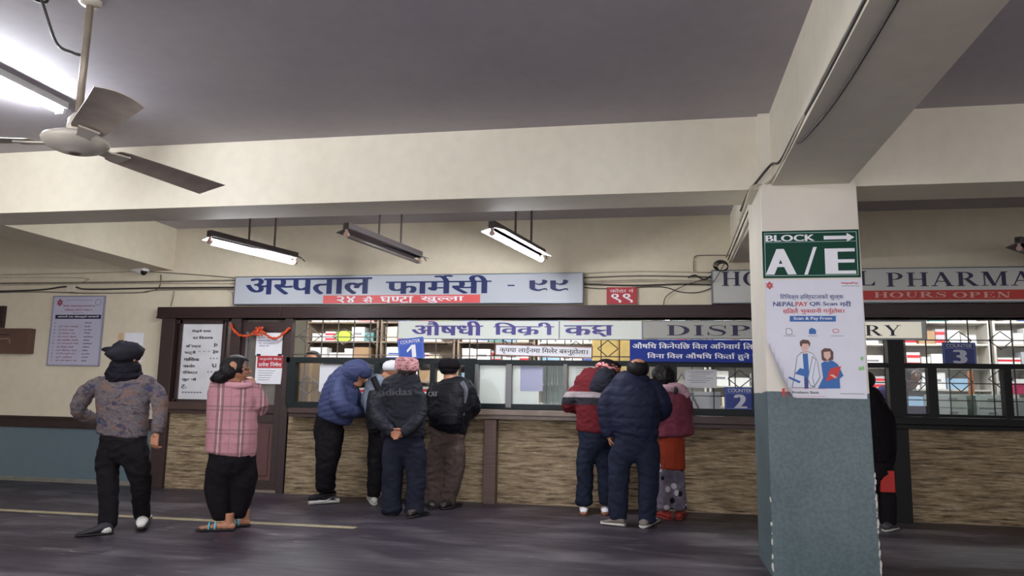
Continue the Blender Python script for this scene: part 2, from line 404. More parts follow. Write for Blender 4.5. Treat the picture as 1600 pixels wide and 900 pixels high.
# a wide book-face of our own for the painted Latin signs
def serif(s):
    out = bmesh.new(); cur = 0.0; T, S = .19, .055
    def rc(x0, y0, x1, y1):
        t = out; z = lay(); vs = [t.verts.new((cur+a, b, z)) for a, b in ((x0, y0), (x1, y0), (x1, y1), (x0, y1))]; t.faces.new(vs)
    def pg(p):
        z = lay(); out.faces.new([out.verts.new((cur+a, b, z)) for a, b in p])
    def stem(x, w=T, lo=True, hi=True):
        rc(x, 0, x+w, 1)
        if lo: rc(x-.09, 0, x+w+.09, S)
        if hi: rc(x-.09, 1-S, x+w+.09, 1)
    def arc(cx, cy, ro, ri, a0, a1, n=18, dx=0):
        A = [a0+(a1-a0)*i/n for i in range(n+1)]; z = lay()
        o = [out.verts.new((cur+cx+ro[0]*math.cos(a), cy+ro[1]*math.sin(a), z)) for a in A]
        q = [out.verts.new((cur+cx+dx+ri[0]*math.cos(a), cy+ri[1]*math.sin(a), z)) for a in A]
        for k in range(n): out.faces.new((o[k], o[k+1], q[k+1], q[k]))
    for ch in s:
        w = .95
        if ch == ' ': w = .5
        elif ch == 'I': stem(.12); w = .45
        elif ch == 'H': stem(.12); stem(.72); rc(.3, .48, .73, .54); w = 1.05
        elif ch == 'L': stem(.12); rc(.3, 0, .78, S); pg([(.62, S), (.78, 0), (.8, .3)]); w = .84
        elif ch == 'T': stem(.36, hi=False); rc(.02, 1-S, .9, 1); pg([(.02, .7), (.16, 1-S), (.02, 1)]); pg([(.9, .7), (.76, 1-S), (.9, 1)]); w = .94
        elif ch == 'E': stem(.12); rc(.3, 0, .78, S); rc(.3, 1-S, .75, 1); rc(.3, .48, .6, .54); pg([(.64, S), (.78, 0), (.8, .28)]); pg([(.62, 1-S), (.75, .74), (.77, 1)]); rc(.57, .38, .62, .64); w = .86
        elif ch in 'PR':
            stem(.12); arc(.36, .74, (.42, .26), (.22, .205), -PI/2, PI/2); rc(.3, 1-S, .37, 1); rc(.3, .48, .37, .535); w = .86
            if ch == 'R': pg([(.36, .5), (.58, .5), (.98, 0), (.74, 0)]); rc(.72, 0, 1.02, S); w = 1.02
        elif ch == 'D': stem(.12); arc(.36, .5, (.56, .5), (.35, .445), -PI/2, PI/2); rc(.3, 0, .37, S); rc(.3, 1-S, .37, 1); w = .99
        elif ch == 'O': arc(.5, .5, (.48, .52), (.27, .46), 0, 2*PI, 32); w = 1.03
        elif ch == 'C': arc(.52, .5, (.48, .52), (.3, .46), PI*.22, PI*1.78, 26, .06); rc(.86, .62, .92, .98); w = 1.0
        elif ch == 'U': rc(.14, .38, .33, 1); rc(.03, 1-S, .44, 1); rc(.72, .38, .78, 1); rc(.63, 1-S, .9, 1); arc(.46, .4, (.32, .42), (.22, .35), PI, 2*PI, 14, .03); w = .95
        elif ch == 'N': rc(.14, 0, .2, 1); rc(.03, 0, .32, S); rc(.76, 0, .82, 1); rc(.65, 1-S, .93, 1); pg([(.05, 1), (.3, 1), (.82, 0), (.6, 0)]); w = .97
        elif ch == 'M': rc(.14, 0, .2, 1); rc(.03, 0, .32, S); rc(.92, 0, 1.11, 1); rc(.83, 0, 1.2, S); rc(.92, 1-S, 1.2, 1); rc(.03, 1-S, .3, 1); pg([(.12, 1), (.34, 1), (.68, 0), (.5, 0)]); pg([(.56, .0), (.62, .0), (1.0, 1), (.92, 1)]); w = 1.24
        elif ch == 'A': pg([(.1, 0), (.16, 0), (.52, 1), (.44, 1)]); pg([(.38, 1), (.56, 1), (.95, 0), (.73, 0)]); rc(.26, .32, .72, .38); rc(0, 0, .3, S); rc(.64, 0, 1.04, S); w = 1.05
        elif ch == 'Y': pg([(.06, 1), (.28, 1), (.6, .42), (.42, .42)]); pg([(.82, 1), (.88, 1), (.58, .42), (.5, .42)]); rc(.4, 0, .59, .46); rc(.3, 0, .69, S); rc(0, 1-S, .36, 1); rc(.72, 1-S, .98, 1); w = .98
        elif ch == 'S':
            P = smoothpath([(.72, .78, 0), (.6, .95, 0), (.4, .985, 0), (.2, .9, 0), (.16, .72, 0), (.34, .57, 0), (.56, .46, 0), (.68, .28, 0), (.6, .08, 0), (.38, .015, 0), (.16, .08, 0), (.06, .26, 0)], 4)
            n = len(P); ws = [.04+.17*math.exp(-((i/n-.5)/.17)**2) for i in range(n)]
            t = bmesh.new(); ribbon(t, [(cur+p.x, p.y) for p in P], ws, 0)
            for v in t.verts: v.co = Vector((v.co.x, v.co.z, .0003))
            join(out, t); rc(.7, .66, .74, .98); rc(.04, .02, .08, .34); w = .82
        cur += w+.07
    return out
def letters(parent, b, x0, z0, x1, z1, y, m, bold=0.0, name='lettering', rot=0.0, label=None, th=.0):
    """stretches the lettering b over the rectangle and puts it at depth y; returns the object"""
    if bold: embolden(b, bold)
    a0, a1, c0, c1 = bounds(b); cx, cz = (x0+x1)/2, (z0+z1)/2; ca, sa = math.cos(rot), math.sin(rot)
    for v in b.verts:
        u = x0+(v.co.x-a0)/(a1-a0)*(x1-x0)-cx; w = z0+(v.co.y-c0)/(c1-c0)*(z1-z0)-cz
        v.co = Vector((cx+u*ca-w*sa, y-v.co.z, cz+u*sa+w*ca))
    for f in b.faces:
        f.normal_update()
        if f.normal.y > 0: f.normal_flip()
    o = obj(name, b, m, parent)
    if label: o['label'] = label
    return o
def pletters(parent, b, px0, py0, px1, py1, y, m, **k):
    x0, z0, x1, z1 = RECT(px0, py0, px1, py1, y)
    return letters(parent, b, x0, z0, x1, z1, y, m, **k)
def pbox(bm, px0, py0, px1, py1, y0, y1, bev=0.0):
    """box whose front face (depth y0) covers the given stretch of the photo, y1 its back"""
    x0, z0, x1, z1 = RECT(px0, py0, px1, py1, y0); box(bm, x0, y0, z0, x1, y1, z1, bev); return bm
# ================================================================== THE HALL
XL, XR, YB = -11.5, 7.5, -12.5
ZC = 3.57; ZS = 2.963                                   # ceiling, beam soffits
struct('floor', box(NB(), XL-.2, YB, -.1, XR+.2, 4.2, 0), m_floor)
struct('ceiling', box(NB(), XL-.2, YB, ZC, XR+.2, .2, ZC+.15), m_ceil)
XW = PY(247, 620, 0).x                                  # where the wooden shop front starts
b = box(NB(), XL, 0, 2.45, XR, .15, ZC); box(b, XL, 0, .85, XW+.05, .15, 2.45)
struct('wall_back', b, m_cream)
struct('wall_back_dado', box(NB(), XL, -.004, .0, XW+.05, .15, .86), m_teal)
struct('wall_left', box(NB(), XL-.15, YB, 0, XL, .2, ZC), m_cream)
struct('wall_right', box(NB(), XR, YB, 0, XR+.15, .2, ZC), m_cream)
b = NB(); z1 = PY(100, 651).z; z0 = PY(100, 669).z
box(b, XL, -.035, z0, XW+.02, 0, z1, .006); box(b, XL, -.05, z1-.035, XW+.02, 0, z1-.012, .004)
struct('trim_1', b, m_trim)
struct('baseboard_back', box(NB(), XL, -.02, 0, XW+.02, 0, .06, .004), mat('grey_skirting', rgb(120, 118, 108), .6, var=.15))
# beams
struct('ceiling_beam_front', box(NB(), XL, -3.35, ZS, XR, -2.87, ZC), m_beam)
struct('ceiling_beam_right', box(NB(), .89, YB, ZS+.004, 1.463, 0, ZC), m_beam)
struct('ceiling_beam_left', box(NB(), -7.25, YB, ZS+.004, -6.70, 0, ZC), m_cream)  # darker cream than the other beams, shade put into its colour
b = box(NB(), .80, -3.425, 0, 1.505, -2.6, ZC-.002, .008)
for v in b.verts:
    k_ = max(0, 2.96-v.co.z)                            # the shaft spreads a little towards the floor
    v.co.x += k_*(.018 if v.co.x > 1.1 else .006)
struct('column', b, m_column)
# worn plaster showing along the column's corners
b = NB(); random.seed(3)
for k in range(46):
    s = random.choice((0, 1, 1)); z = random.uniform(.02, .78) if s else random.uniform(.05, .62); r = random.uniform(.004, .013)
    x = (.801 if s == 0 else 1.503)+(2.96-z)*(.018 if s else .006)
    ell(b, (x+random.uniform(-.004, .004), -3.421, z), (r, .005, r*random.uniform(1, 3.2)), sub=1)
struct('column_plaster_chips', b, mat('bare_plaster', rgb(206, 200, 188), .9))
m_yel = mat('worn_yellow_paint', rgb(172, 160, 128), .6, var=.2, scale=12)
a_, c_ = PZ(-40, 795), PZ(556, 825)
b = NB(); n_ = Vector((0, .062, 0)); zt = Vector((0, 0, .002))
for k in range(40):
    p, q = a_.lerp(c_, k/40), a_.lerp(c_, (k+1)/40)
    vs = [b.verts.new(v+zt) for v in (p-n_, q-n_, q+n_, p+n_)]; b.faces.new(vs)
bmesh.ops.remove_doubles(b, verts=b.verts[:], dist=1e-4)
solo('floor_line', b, m_yel, 'worn pale yellow line painted across the dark floor', 'floor line')

# ================================================================== SHOP FRONT (wood, stone, ledges)
YF = -.10
def pf(px, py, y=YF): return PY(px, py, y)
b = NB()                                                # lintel beam above all counters
zt, zb = pf(700, 478).z, pf(700, 497).z
xa, xs = pf(247, 487).x, pf(440, 487).x
box(b, xa, YF-.02, zb, xs-.003, .15, zt, .006); box(b, xs+.003, YF-.02, zb, 6.6, .15, zt, .006)
box(b, xa, YF-.035, zb-.0, 6.6, .1, zb+.022, .004)
solo('lintel', b, m_woodh, 'long dark brown wooden lintel above the pharmacy counters', 'lintel')
def frontpost(px0, px1, pyb, y, m, label, pyt=497, name='wooden_post'):
    x0 = PY(px0, 640, y).x; x1 = PY(px1, 640, y).x; zt_ = PY(px0, pyt, y).z
    b = box(NB(), x0, y, 0, x1, -.001, zt_, .006)
    return solo(name, b, m, label, 'post')
frontpost(241, 262, 757, YF-.02, m_wood, 'dark brown post at the left end of the shop front')
frontpost(352, 367, 757, YF, m_wood, 'dark wooden post between price board and closed door')
frontpost(437, 449, 757, YF, m_wood, 'dark wooden post between closed door and first counter window')
frontpost(757, 776, 785, -.22, m_post, 'short mid brown post dividing the stone counter front', pyt=655)
frontpost(1392, 1418, 815, -.14, m_black, 'black post beside the third counter, right of the column', pyt=500)
def stone(px0, px1, pyt, y, label):
    x0, x1 = PY(px0, 700, y).x, PY(px1, 700, y).x
    b = box(NB(), x0, y, 0, x1, -.02, PY(px0, pyt, y).z+.04)
    return solo('stone_counter_front', b, m_stone, label, 'counter front')
stone(258, 353, 646, -.06, 'narrow stacked stone panel under the price board')
stone(448, 758, 654, -.08, 'stacked stone counter front below the first counter')
stone(775, 1260, 650, -.08, 'stacked stone counter front below the second counter')
stone(1416, 1900, 672, -.08, 'shaded stacked stone counter front below the third counter')
# grey skirting strip where the stone meets the floor is left to the floor's own edge
def ledge(px0, px1, py0, py1, y, m, label):
    x0, x1 = PY(px0, py0, y).x, PY(px1, py0, y).x; z1, z0 = PY((px0+px1)/2, py0, y).z, PY((px0+px1)/2, py1, y).z
    b = box(NB(), x0, y, z0, x1, .16, z1, .01)
    box(b, x0, y+.03, z0-.045, x1, .1, z0, .004)
    return solo('counter_ledge', b, m, label, 'ledge')
ledge(262, 353, 628, 641, -.14, m_ledge, 'dark wooden sill under the handwritten price board')
ledge(449, 738, 640, 649, -.26, m_ledge, 'reddish brown ledge of the first counter')
ledge(738, 1000, 642, 651, -.27, m_ledge2, 'pale worn ledge under the windows with white film')
ledge(1000, 1290, 651, 664, -.26, m_ledge, 'dark brown ledge under counter two')
ledge(1392, 1900, 656, 669, -.24, m_black, 'black ledge of the third counter')

# ------------------------------------------------------------------ price board bay
t = thing('price_board', 'tall white board with handwritten price list in dark wooden frame', 'board', (PY(316, 620, -.05).x, -.03, PY(316, 628, -.05).z))
b = NB(); pbox(b, 262, 497, 353, 632, -.02, .08); obj('back_panel', b, m_wood, t)
b = NB()
for q in ((270, 500, 352, 506), (268, 624, 352, 630)): pbox(b, *q, -.07, .02, .004)
x0, z0, x1, z1 = RECT(276, 500, 352, 630, -.07)
xA = PY(281, 565, -.07).x
box(b, xA-.045, -.07, z0, xA, .02, z1, .004); xB = PY(344, 565, -.07).x; box(b, xB, -.07, z0, xB+.035, .02, z1, .004)
obj('frame', b, m_trim, t)
m_board = mat('stained_whiteboard', rgb(214, 214, 216), .5, var=.1, scale=4)
b = NB(); x0, z0, x1, z1 = RECT(281, 505, 344, 628, -.05); box(b, x0, -.05, z0+.01, x1, -.02, z1-.01); o = obj('board', b, m_board, t)
lines = [('िबजुली शाखा', 300, 515, 330, 520, 1), ('दर िववरण', 301, 525, 333, 530, 1), ('अि{स:.7}पटल', 290, 538, 314, 543, 1), ('४०', 334, 536, 340, 542, 1),
         ('प{ल:.6}टुनी', 288, 548, 306, 554, 1), ('० ० ०', 310, 548, 328, 550, 0), ('३०', 332, 547, 341, 553, 1), ('मािसक', 287, 558, 312, 564, 1), ('- - -', 328, 559, 340, 561, 0),
         ('{क:.9}ाडोर', 286, 569, 305, 574, 1), ('६।', 331, 568, 338, 575, 1), ('रिज{स:.7}टर', 285, 579, 309, 584, 1), ('- - -', 324, 580, 337, 582, 0), ('छुट नो', 284, 590, 307, 596, 1), ('ट-', 283, 601, 292, 607, 1), ('-------', 284, 612, 315, 614, 0)]
for s, a, c, d, e, w in lines:
    pletters(o, deva(s), a, c, d, e, -.0515, m_ink if w else m_inkg, bold=.11 if w else 0, name='handwriting')

# ------------------------------------------------------------------ door
t = tag(bpy.data.objects.new('door_1', None), kind='structure'); COL.objects.link(t); t.location = (PY(402, 700, -.04).x, -.02, 0)
x0, x1 = PY(366, 640, -.03).x, PY(438, 640, -.03).x; zt = PY(400, 500, -.03).z; zm = PY(400, 645, -.03).z; zg = PY(400, 600, -.03).z
b = NB(); w_ = .09
box(b, x0, -.04, .02, x0+w_, .02, zt, .004); box(b, x1-w_, -.04, .02, x1, .02, zt, .004)
for z in (.02, .95*zm-.08, zm-.02, zt-.16): box(b, x0+w_, -.04, z, x1-w_, .02, z+.13, .004)
obj('door_frame', b, m_wood, t)
b = NB(); box(b, x0+w_, -.02, .1, x1-w_, .01, zm); box(b, x0+w_+.05, -.032, .2, x1-w_-.05, -.015, .95*zm-.13, .012); obj('door_panel', b, mat('red_brown_door', rgb(92, 58, 54), .4, var=.15, scale=4, stretch=(2, 2, .5)), t)
b = NB(); box(b, x0+w_, -.012, zm, x1-w_, .0, zt); obj('door_glass', b, mat('brown_door_glass', rgb(98, 92, 86), .15, var=.3, scale=3, stretch=(3, 1, .6)), t)
b = NB(); xc = PY(384, 560, -.03).x; box(b, xc-.02, -.034, zm+.1, xc+.015, -.012, zt-.12, .003); obj('door_bar', b, m_alu, t)
xh = x0+w_*.5; b = NB(); cyl(b, (xh, -.04, 1.0), (xh, -.075, 1.0), .012); cyl(b, (xh, -.075, 1.0), (xh+.09, -.075, 1.0), .009); ell(b, (xh, -.045, 1.0), (.022, .006, .045)); obj('door_handle', b, m_alu, t)
struct('door_threshold', box(NB(), x0-.04, -.1, 0, x1+.04, .1, .03, .004), mat('pale_threshold', rgb(128, 118, 102), .7, var=.15))
# papers on the door
def paper(px0, py0, px1, py1, y, m, label, name='paper_notice', group=None, curl=.0):
    x0, z0, x1, z1 = RECT(px0, py0, px1, py1, y); b = NB(); n = 8
    g = [[b.verts.new((x0+(x1-x0)*i/n, y-(curl*((i/n)**3)*(1-j/n)**2), z0+(z1-z0)*j/n)) for j in range(n+1)] for i in range(n+1)]
    for i in range(n):
        for j in range(n): b.faces.new((g[i][j], g[i+1][j], g[i+1][j+1], g[i][j+1]))
    thicken(b, .0012)
    return solo(name, b, m, label, 'notice', group)
t1 = paper(400, 520, 441, 555, -.046, m_white, 'small white notice with blue lines, topmost on the door')
for k, (a, c) in enumerate(((404, 430), (403, 434), (404, 428), (405, 420))):
    pletters(t1, deva(('सूचना सबैको', 'जानकारीको लािग', 'यो काउन्टर', 'बन्द छ')[k]), a, 526+k*4.4, c, 529.4+k*4.4, -.049, mat('blue_ink', rgb(60, 70, 130), .6), name='writing')
for a in (401, 434): obj('tape', pbox(NB(), a, 553, a+6, 557, -.048, -.046), m_ink, t1)
t2 = paper(399, 555, 441, 600, -.044, m_white, 'white notice with dark red heading on the door glass', curl=.02)
obj('red_heading', pbox(NB(), 402, 556, 442, 575, -.049, -.047), m_redd, t2)
pletters(t2, deva('अनुमित िबना'), 405, 559, 440, 563.5, -.0505, m_wlet, name='lettering', bold=.02)
pletters(t2, deva('प~वेश िनषेध'), 404, 565.5, 440, 573, -.0505, m_wlet, name='lettering', bold=.04)
b = NB()
for k in range(5): pbox(b, 403, 579+k*3.6, 437, 579.7+k*3.6, -.0465, -.046)
obj('text_lines', b, m_inkg, t2)
# marigold garland swagged over the door
t = thing('marigold_garland', 'orange marigold garland swagged across the top of the door', 'garland', tuple(PY(402, 525, -.13)))
def swag(pts, n):
    P = smoothpath([PY(a, c, -.13) for a, c in pts], n); bb = NB()
    for p in P:
        for q in range(2):
            ell(bb, p+Vector((random.uniform(-.008, .008), random.uniform(-.008, .008), random.uniform(-.008, .008))), (.016, .015, .014), sub=1)
    return bb
obj('flower_string', swag([(360, 507), (366, 517), (375, 524), (388, 525), (398, 519), (405, 515), (412, 520), (424, 528), (434, 528), (444, 520), (452, 513)], 9), m_orange, t)
bb = NB()
for k in range(26): ell(bb, PY(404.5, 517.5, -.14)+Vector((random.uniform(-.055, .055), random.uniform(-.02, .02), random.uniform(-.055, .05))), (.018, .017, .016), sub=1)
obj('flower_cluster', bb, m_orange, t)

# ================================================================== WINDOWS OF THE COUNTERS
YW = -.03
def window(n, m, rails, posts, panes, depth=.07):
    t = bpy.data.objects.new('window_%d' % n, None); COL.objects.link(t); tag(t, kind='structure'); t.location = PY(panes[0][0], 635, YW)
    b = NB()
    for q in rails: pbox(b, *q, YW-depth, YW+.03, .004)
    obj('window_frame', b, m, t)
    for (q, mm) in posts: obj('mullion', pbox(NB(), *q, YW-depth-.006, YW+.035, .005), mm or m, t)
    for q in panes: obj('window_pane', pbox(NB(), *q, YW-.004, YW+.002), m_glass, t)
    return t
window(1, m_green, [(447, 559, 740, 568), (447, 630, 740, 641)], [((447, 566, 460, 632), None), ((534, 566, 545, 632), None), ((583, 566, 592, 632), None), ((671, 566, 679, 632), None), ((725, 560, 742, 640), None)],
       [(458, 567, 536, 631), (544, 567, 584, 631), (591, 567, 672, 631), (678, 567, 726, 631)])
window(2, m_green, [(740, 563, 1040, 571), (740, 633, 1040, 642)], [((740, 569, 747, 635), m_alu), ((790, 569, 799, 637), m_alu), ((880, 569, 886, 636), m_alu), ((962, 569, 969, 636), m_alu), ((1031, 562, 1046, 643), None)],
       [(746, 570, 791, 634), (798, 570, 881, 634), (885, 570, 963, 634), (968, 570, 1033, 634)])
window(3, m_green, [(1045, 565, 1300, 574), (1045, 640, 1300, 651)], [((1045, 572, 1058, 644), None), ((1176, 572, 1186, 644), None)], [(1057, 573, 1178, 642), (1185, 573, 1300, 642)])
window(4, m_black, [(1340, 569, 1900, 577), (1392, 651, 1900, 660)], [((1392, 571, 1400, 656), None), ((1452, 575, 1466, 655), None), ((1570, 575, 1583, 656), None), ((1690, 575, 1702, 656), None)],
       [(1400, 576, 1453, 653), (1465, 576, 1572, 653), (1582, 576, 1691, 653)])

# grilles of iron bars behind the glass
def grille(px0, px1, pyt, pyb, step, m, label, dia, hrows):
    y = .07; x0, x1 = PY(px0, (pyt+pyb)/2, y).x, PY(px1, (pyt+pyb)/2, y).x; xm = (px0+px1)/2
    z1, z0 = PY(xm, pyt, y).z, PY(xm, pyb, y).z
    st = (PY(px0+step, 560, y).x-PY(px0, 560, y).x); b = NB(); x = x0
    while x < x1: box(b, x-.006, y-.006, z0, x+.006, y+.006, z1); x += st
    for py in hrows: z = PY(xm, py, y).z; box(b, x0, y-.016, z-.006, x1, y-.006, z+.006)
    for cx, cy, rx, ry in dia:
        c = PY(cx, cy, y); dx = PY(cx+rx, cy, y).x-c.x; dz = c.z-PY(cx, cy+ry, y).z; q = [(c.x-dx, c.z), (c.x, c.z+dz), (c.x+dx, c.z), (c.x, c.z-dz), (c.x-dx, c.z)]
        for A, B in zip(q, q[1:]): cyl(b, (A[0], y-.02, A[1]), (B[0], y-.02, B[1]), .006, n=6)
    return solo('iron_grille', b, m, label, 'grille')
grille(452, 745, 498, 632, 24.5, m_iron, 'iron bar grille with diamonds behind counter one', [(485, 525, 18, 14), (538, 526, 17, 13), (588, 526, 17, 13), (640, 545, 17, 13), (704, 527, 17, 13), (482, 602, 19, 14), (704, 604, 17, 13)], (500, 527, 555, 600))
grille(745, 1040, 498, 632, 27, m_irond, 'dark iron grille behind the white filmed windows', [(790, 545, 14, 12), (900, 545, 14, 12), (950, 545, 16, 13)], (500, 557))
grille(1048, 1300, 498, 642, 33, m_irond, 'iron grille behind the window of counter two', [(1155, 592, 18, 14), (1065, 600, 9, 16)], (500, 573, 620))
grille(1350, 1760, 498, 650, 32.5, m_irond, 'black iron grille with diamonds behind counter three', [(1399, 600, 16, 14), (1432, 596, 18, 16), (1498, 532, 19, 14), (1500, 596, 19, 16), (1562, 532, 19, 14), (1562, 592, 19, 14)], (500, 532, 600, 627))

# ================================================================== INSIDE THE PHARMACY
YI = 3.6
m_inw = mat('inner_cream_wall', rgb(224, 220, 206), .7, var=.04, scale=2)
struct('wall_pharmacy_back', box(NB(), -7.4, YI, 0, 7.2, YI+.1, 2.85), m_inw)
struct('wall_pharmacy_left', box(NB(), -7.4, .16, 0, -7.3, YI, 2.85), m_inw)
struct('wall_pharmacy_right', box(NB(), 7.1, .16, 0, 7.2, YI, 2.85), m_inw)
struct('ceiling_pharmacy', box(NB(), -7.4, .15, 2.8, 7.2, YI+.1, 2.9), m_inw)
def inner_tube(x, y, L, label, alongx=True, z=2.72):
    t = thing('tube_light', label, 'light', (x, y, z), group='tube lights inside the pharmacy')
    d = Vector((L/2, 0, 0)) if alongx else Vector((0, L/2, 0)); p = Vector((x, y, z))
    e = Vector((.03, .03, .02)); b = NB(); box(b, *(p-d-e+Vector((0, 0, .05))), *(p+d+e+Vector((0, 0, .05))), .004); obj('housing', b, m_reflect, t)
    b = NB(); cyl(b, p-d*.96, p+d*.96, .018, n=10); obj('tube', b, m_tube_in, t, smooth=True)
for x in (-5.2, -3.3, -1.4, .6, 2.6, 4.6): inner_tube(x, 1.5, 1.2, 'lit tube light on the pharmacy ceiling')
for x in (-4.2, -1.9, 1.0, 3.6): inner_tube(x, .55, 1.2, 'lit tube light just behind the counter lintel')

m_shelf_b = mat('brown_shelf_board', rgb(120, 104, 88), .5, var=.15)
m_shelf_w = mat('pale_shelf_board', rgb(196, 192, 184), .5, var=.05)
BOXM = [mat('carton_white', rgb(236, 236, 234), .6), mat('carton_cream', rgb(222, 212, 190), .6), mat('carton_grey', rgb(180, 184, 190), .6), mat('carton_blue', rgb(150, 184, 214), .6),
        mat('carton_brown', rgb(164, 134, 102), .7), mat('carton_pink', rgb(206, 150, 150), .6), mat('carton_teal', rgb(90, 140, 140), .6), mat('carton_yellow_green', rgb(176, 206, 70), .6), mat('carton_dark', rgb(74, 66, 64), .6)]
BOXN = ['white', 'cream', 'grey', 'pale blue', 'brown', 'pink', 'teal', 'lime green', 'dark']
m_lab_r = mat('carton_red_band', rgb(200, 44, 52), .6); m_lab_b = mat('carton_blue_band', rgb(52, 84, 170), .6); m_lab_g = mat('carton_grey_band', rgb(120, 124, 130), .6)
YS = 2.3
bays = [(-5.75, 'left of the first counter sign', m_shelf_b), (-4.45, 'behind the first counter window', m_shelf_b), (-3.15, 'behind the men at counter one', m_shelf_b), (-1.85, 'behind the small framed sign', m_shelf_w), (-.55, 'behind the glowing sign', m_shelf_w),
        (.75, 'behind counter two', m_shelf_w), (2.05, 'right of the column', m_shelf_w), (3.35, 'behind counter three', m_shelf_w), (4.65, 'at the far right of the pharmacy', m_shelf_w)]
proto = {}
def carton(x, y, z, w, d, h, mi, band, label, group):
    key = (mi, band)
    if key not in proto:
        b = box(NB(), -.5, -.5, 0, .5, .5, 1, .012); o = obj('medicine_carton', b, BOXM[mi])
        if band is not None:
            for q in (((-.5, .1, .5, .32), (-.5, .62, .5, .82)), ((-.5, .1, .5, .32), (-.3, .5, .3, .6)), ((-.3, .45, .3, .6),))[band]:
                obj('printed_band', box(NB(), q[0], -.506, q[1], q[2], -.5, q[3]), (m_lab_r, m_lab_b, m_lab_g)[band], o)
        proto[key] = o; c = o
    else: c = copy_tree(proto[key])
    c.location = (x, y, z); c.scale = (w, d, h); tag(c, label, 'carton', group); return c
random.seed(11)
for bi, (xb, where, ms) in enumerate(bays):
    wd = 1.26
    t = thing('shelf_unit', 'open medicine shelf unit '+where, 'shelf', (xb+wd/2, YS, 0))
    b = NB(); box(b, xb, YS, 0, xb+.03, YS+.4, 2.7); box(b, xb+wd-.03, YS, 0, xb+wd, YS+.4, 2.7); box(b, xb+.03, YS+.38, 0, xb+wd-.03, YS+.4, 2.7); obj('carcass', b, ms, t)
    zs = [.9, 1.22, 1.52, 1.83, 2.16, 2.48]
    for z in zs: obj('shelf_board', box(NB(), xb+.03, YS, z-.025, xb+wd-.03, YS+.38, z), ms, t)
    names = ['lowest', 'second', 'third', 'fourth', 'upper', 'top']
    for zi, z in enumerate(zs):
        if zi in (0,) and bi < 6: continue
        if bi in (3, 4) and zi in (1, 2): continue
        x = xb+.05
        while x < xb+wd-.12:
            w = random.uniform(.12, .32); h = random.uniform(.12, .26)
            if x+w > xb+wd-.04: break
            if random.random() < .06: x += w*.6; continue
            mi = random.choices(range(9), [16, 4, 2, 1.2, 1.6, .6, .6, .6, 1] if bi < 6 else [20, 2, 4, 2, 1, .8, .5, .6, .5])[0]; band = random.choices([None, 0, 1, 2], [5, 1.3, 1.2, 2])[0] if mi < 3 else None
            bn = '' if band is None else (' with two red bands', ' with a blue band', ' with a grey band')[band]
            carton(x+w/2, YS+.16+random.uniform(-.02, .06), z, w*.95, .2, h, mi, band, '%s carton%s on %s shelf %s' % (BOXN[mi], bn, names[zi], where), '%s cartons%s on the %s shelf %s' % (BOXN[mi], bn, names[zi], where))
            x += w+.008
# yellow curtain-like cupboard at the middle, tan partition at the first window
def panelthing(px0, py0, px1, py1, y, m, label, cat, name, th=.03):
    return solo(name, pbox(NB(), px0, py0, px1, py1, y, y+th, .002), m, label, cat)
t = thing('yellow_cupboard', 'pale yellow cupboard behind the grille next to the blue banner', 'cupboard', (PY(968, 600, 1.4).x, 1.4, 0))
x0, x1 = PY(925, 560, 1.4).x, PY(1010, 560, 1.4).x
my = mat('yellow_cupboard_paint', rgb(226, 200, 130), .5, var=.1)
obj('body', box(NB(), x0, 1.4, 0, x1, 1.8, 2.5, .01), my, t)
for k in range(2):
    xa_, xb_ = x0+(x1-x0)*(k*.5)+.02, x0+(x1-x0)*(k*.5+.5)-.02
    d = obj('cupboard_door', box(NB(), xa_, 1.38, .1, xb_, 1.4, 2.42, .006), my, t); obj('knob', (lambda q: (ell(q, ((xb_-.04) if k == 0 else (xa_+.04), 1.365, 1.3), (.015, .015, .015), sub=2), q)[1])(NB()), m_alu, d)
panelthing(458, 566, 500, 700, .35, mat('tan_partition', rgb(170, 134, 84), .6, var=.1, scale=4), 'tan plywood partition behind the first counter pane', 'partition', 'partition')
panelthing(480, 566, 484, 700, .34, mat('pale_batten', rgb(196, 160, 108), .6), 'pale batten fixed on the tan partition', 'batten', 'batten')
# drawer cabinets of counter three
m_dr = mat('grey_green_drawer', rgb(150, 162, 160), .45, var=.05)
for k, (a, c) in enumerate(((1466, 1512), (1528, 1572), (1583, 1640))):
    y = 1.15; xa_, xb_ = PY(a, 640, y).x, PY(c, 640, y).x; zt = PY(a, 616 if k < 2 else 622, y).z
    t = thing('drawer_cabinet', ('grey green drawer cabinet nearest the middle mullion', 'pale grey drawer cabinet in the centre of counter three window', 'grey green drawer cabinet at the right edge of the photo')[k], 'cabinet', ((xa_+xb_)/2, y, 0))
    obj('body', box(NB(), xa_, y, 0, xb_, y+.5, zt, .006), m_dr, t)
    z = .25
    while z+.16 < zt:
        d = obj('drawer', box(NB(), xa_+.015, y-.018, z, xb_-.015, y, z+.15, .004), m_dr, t); xm = (xa_+xb_)/2
        obj('drawer_handle', box(NB(), xm-.05, y-.034, z+.1, xm+.05, y-.018, z+.115, .003), m_alu, d); z += .17
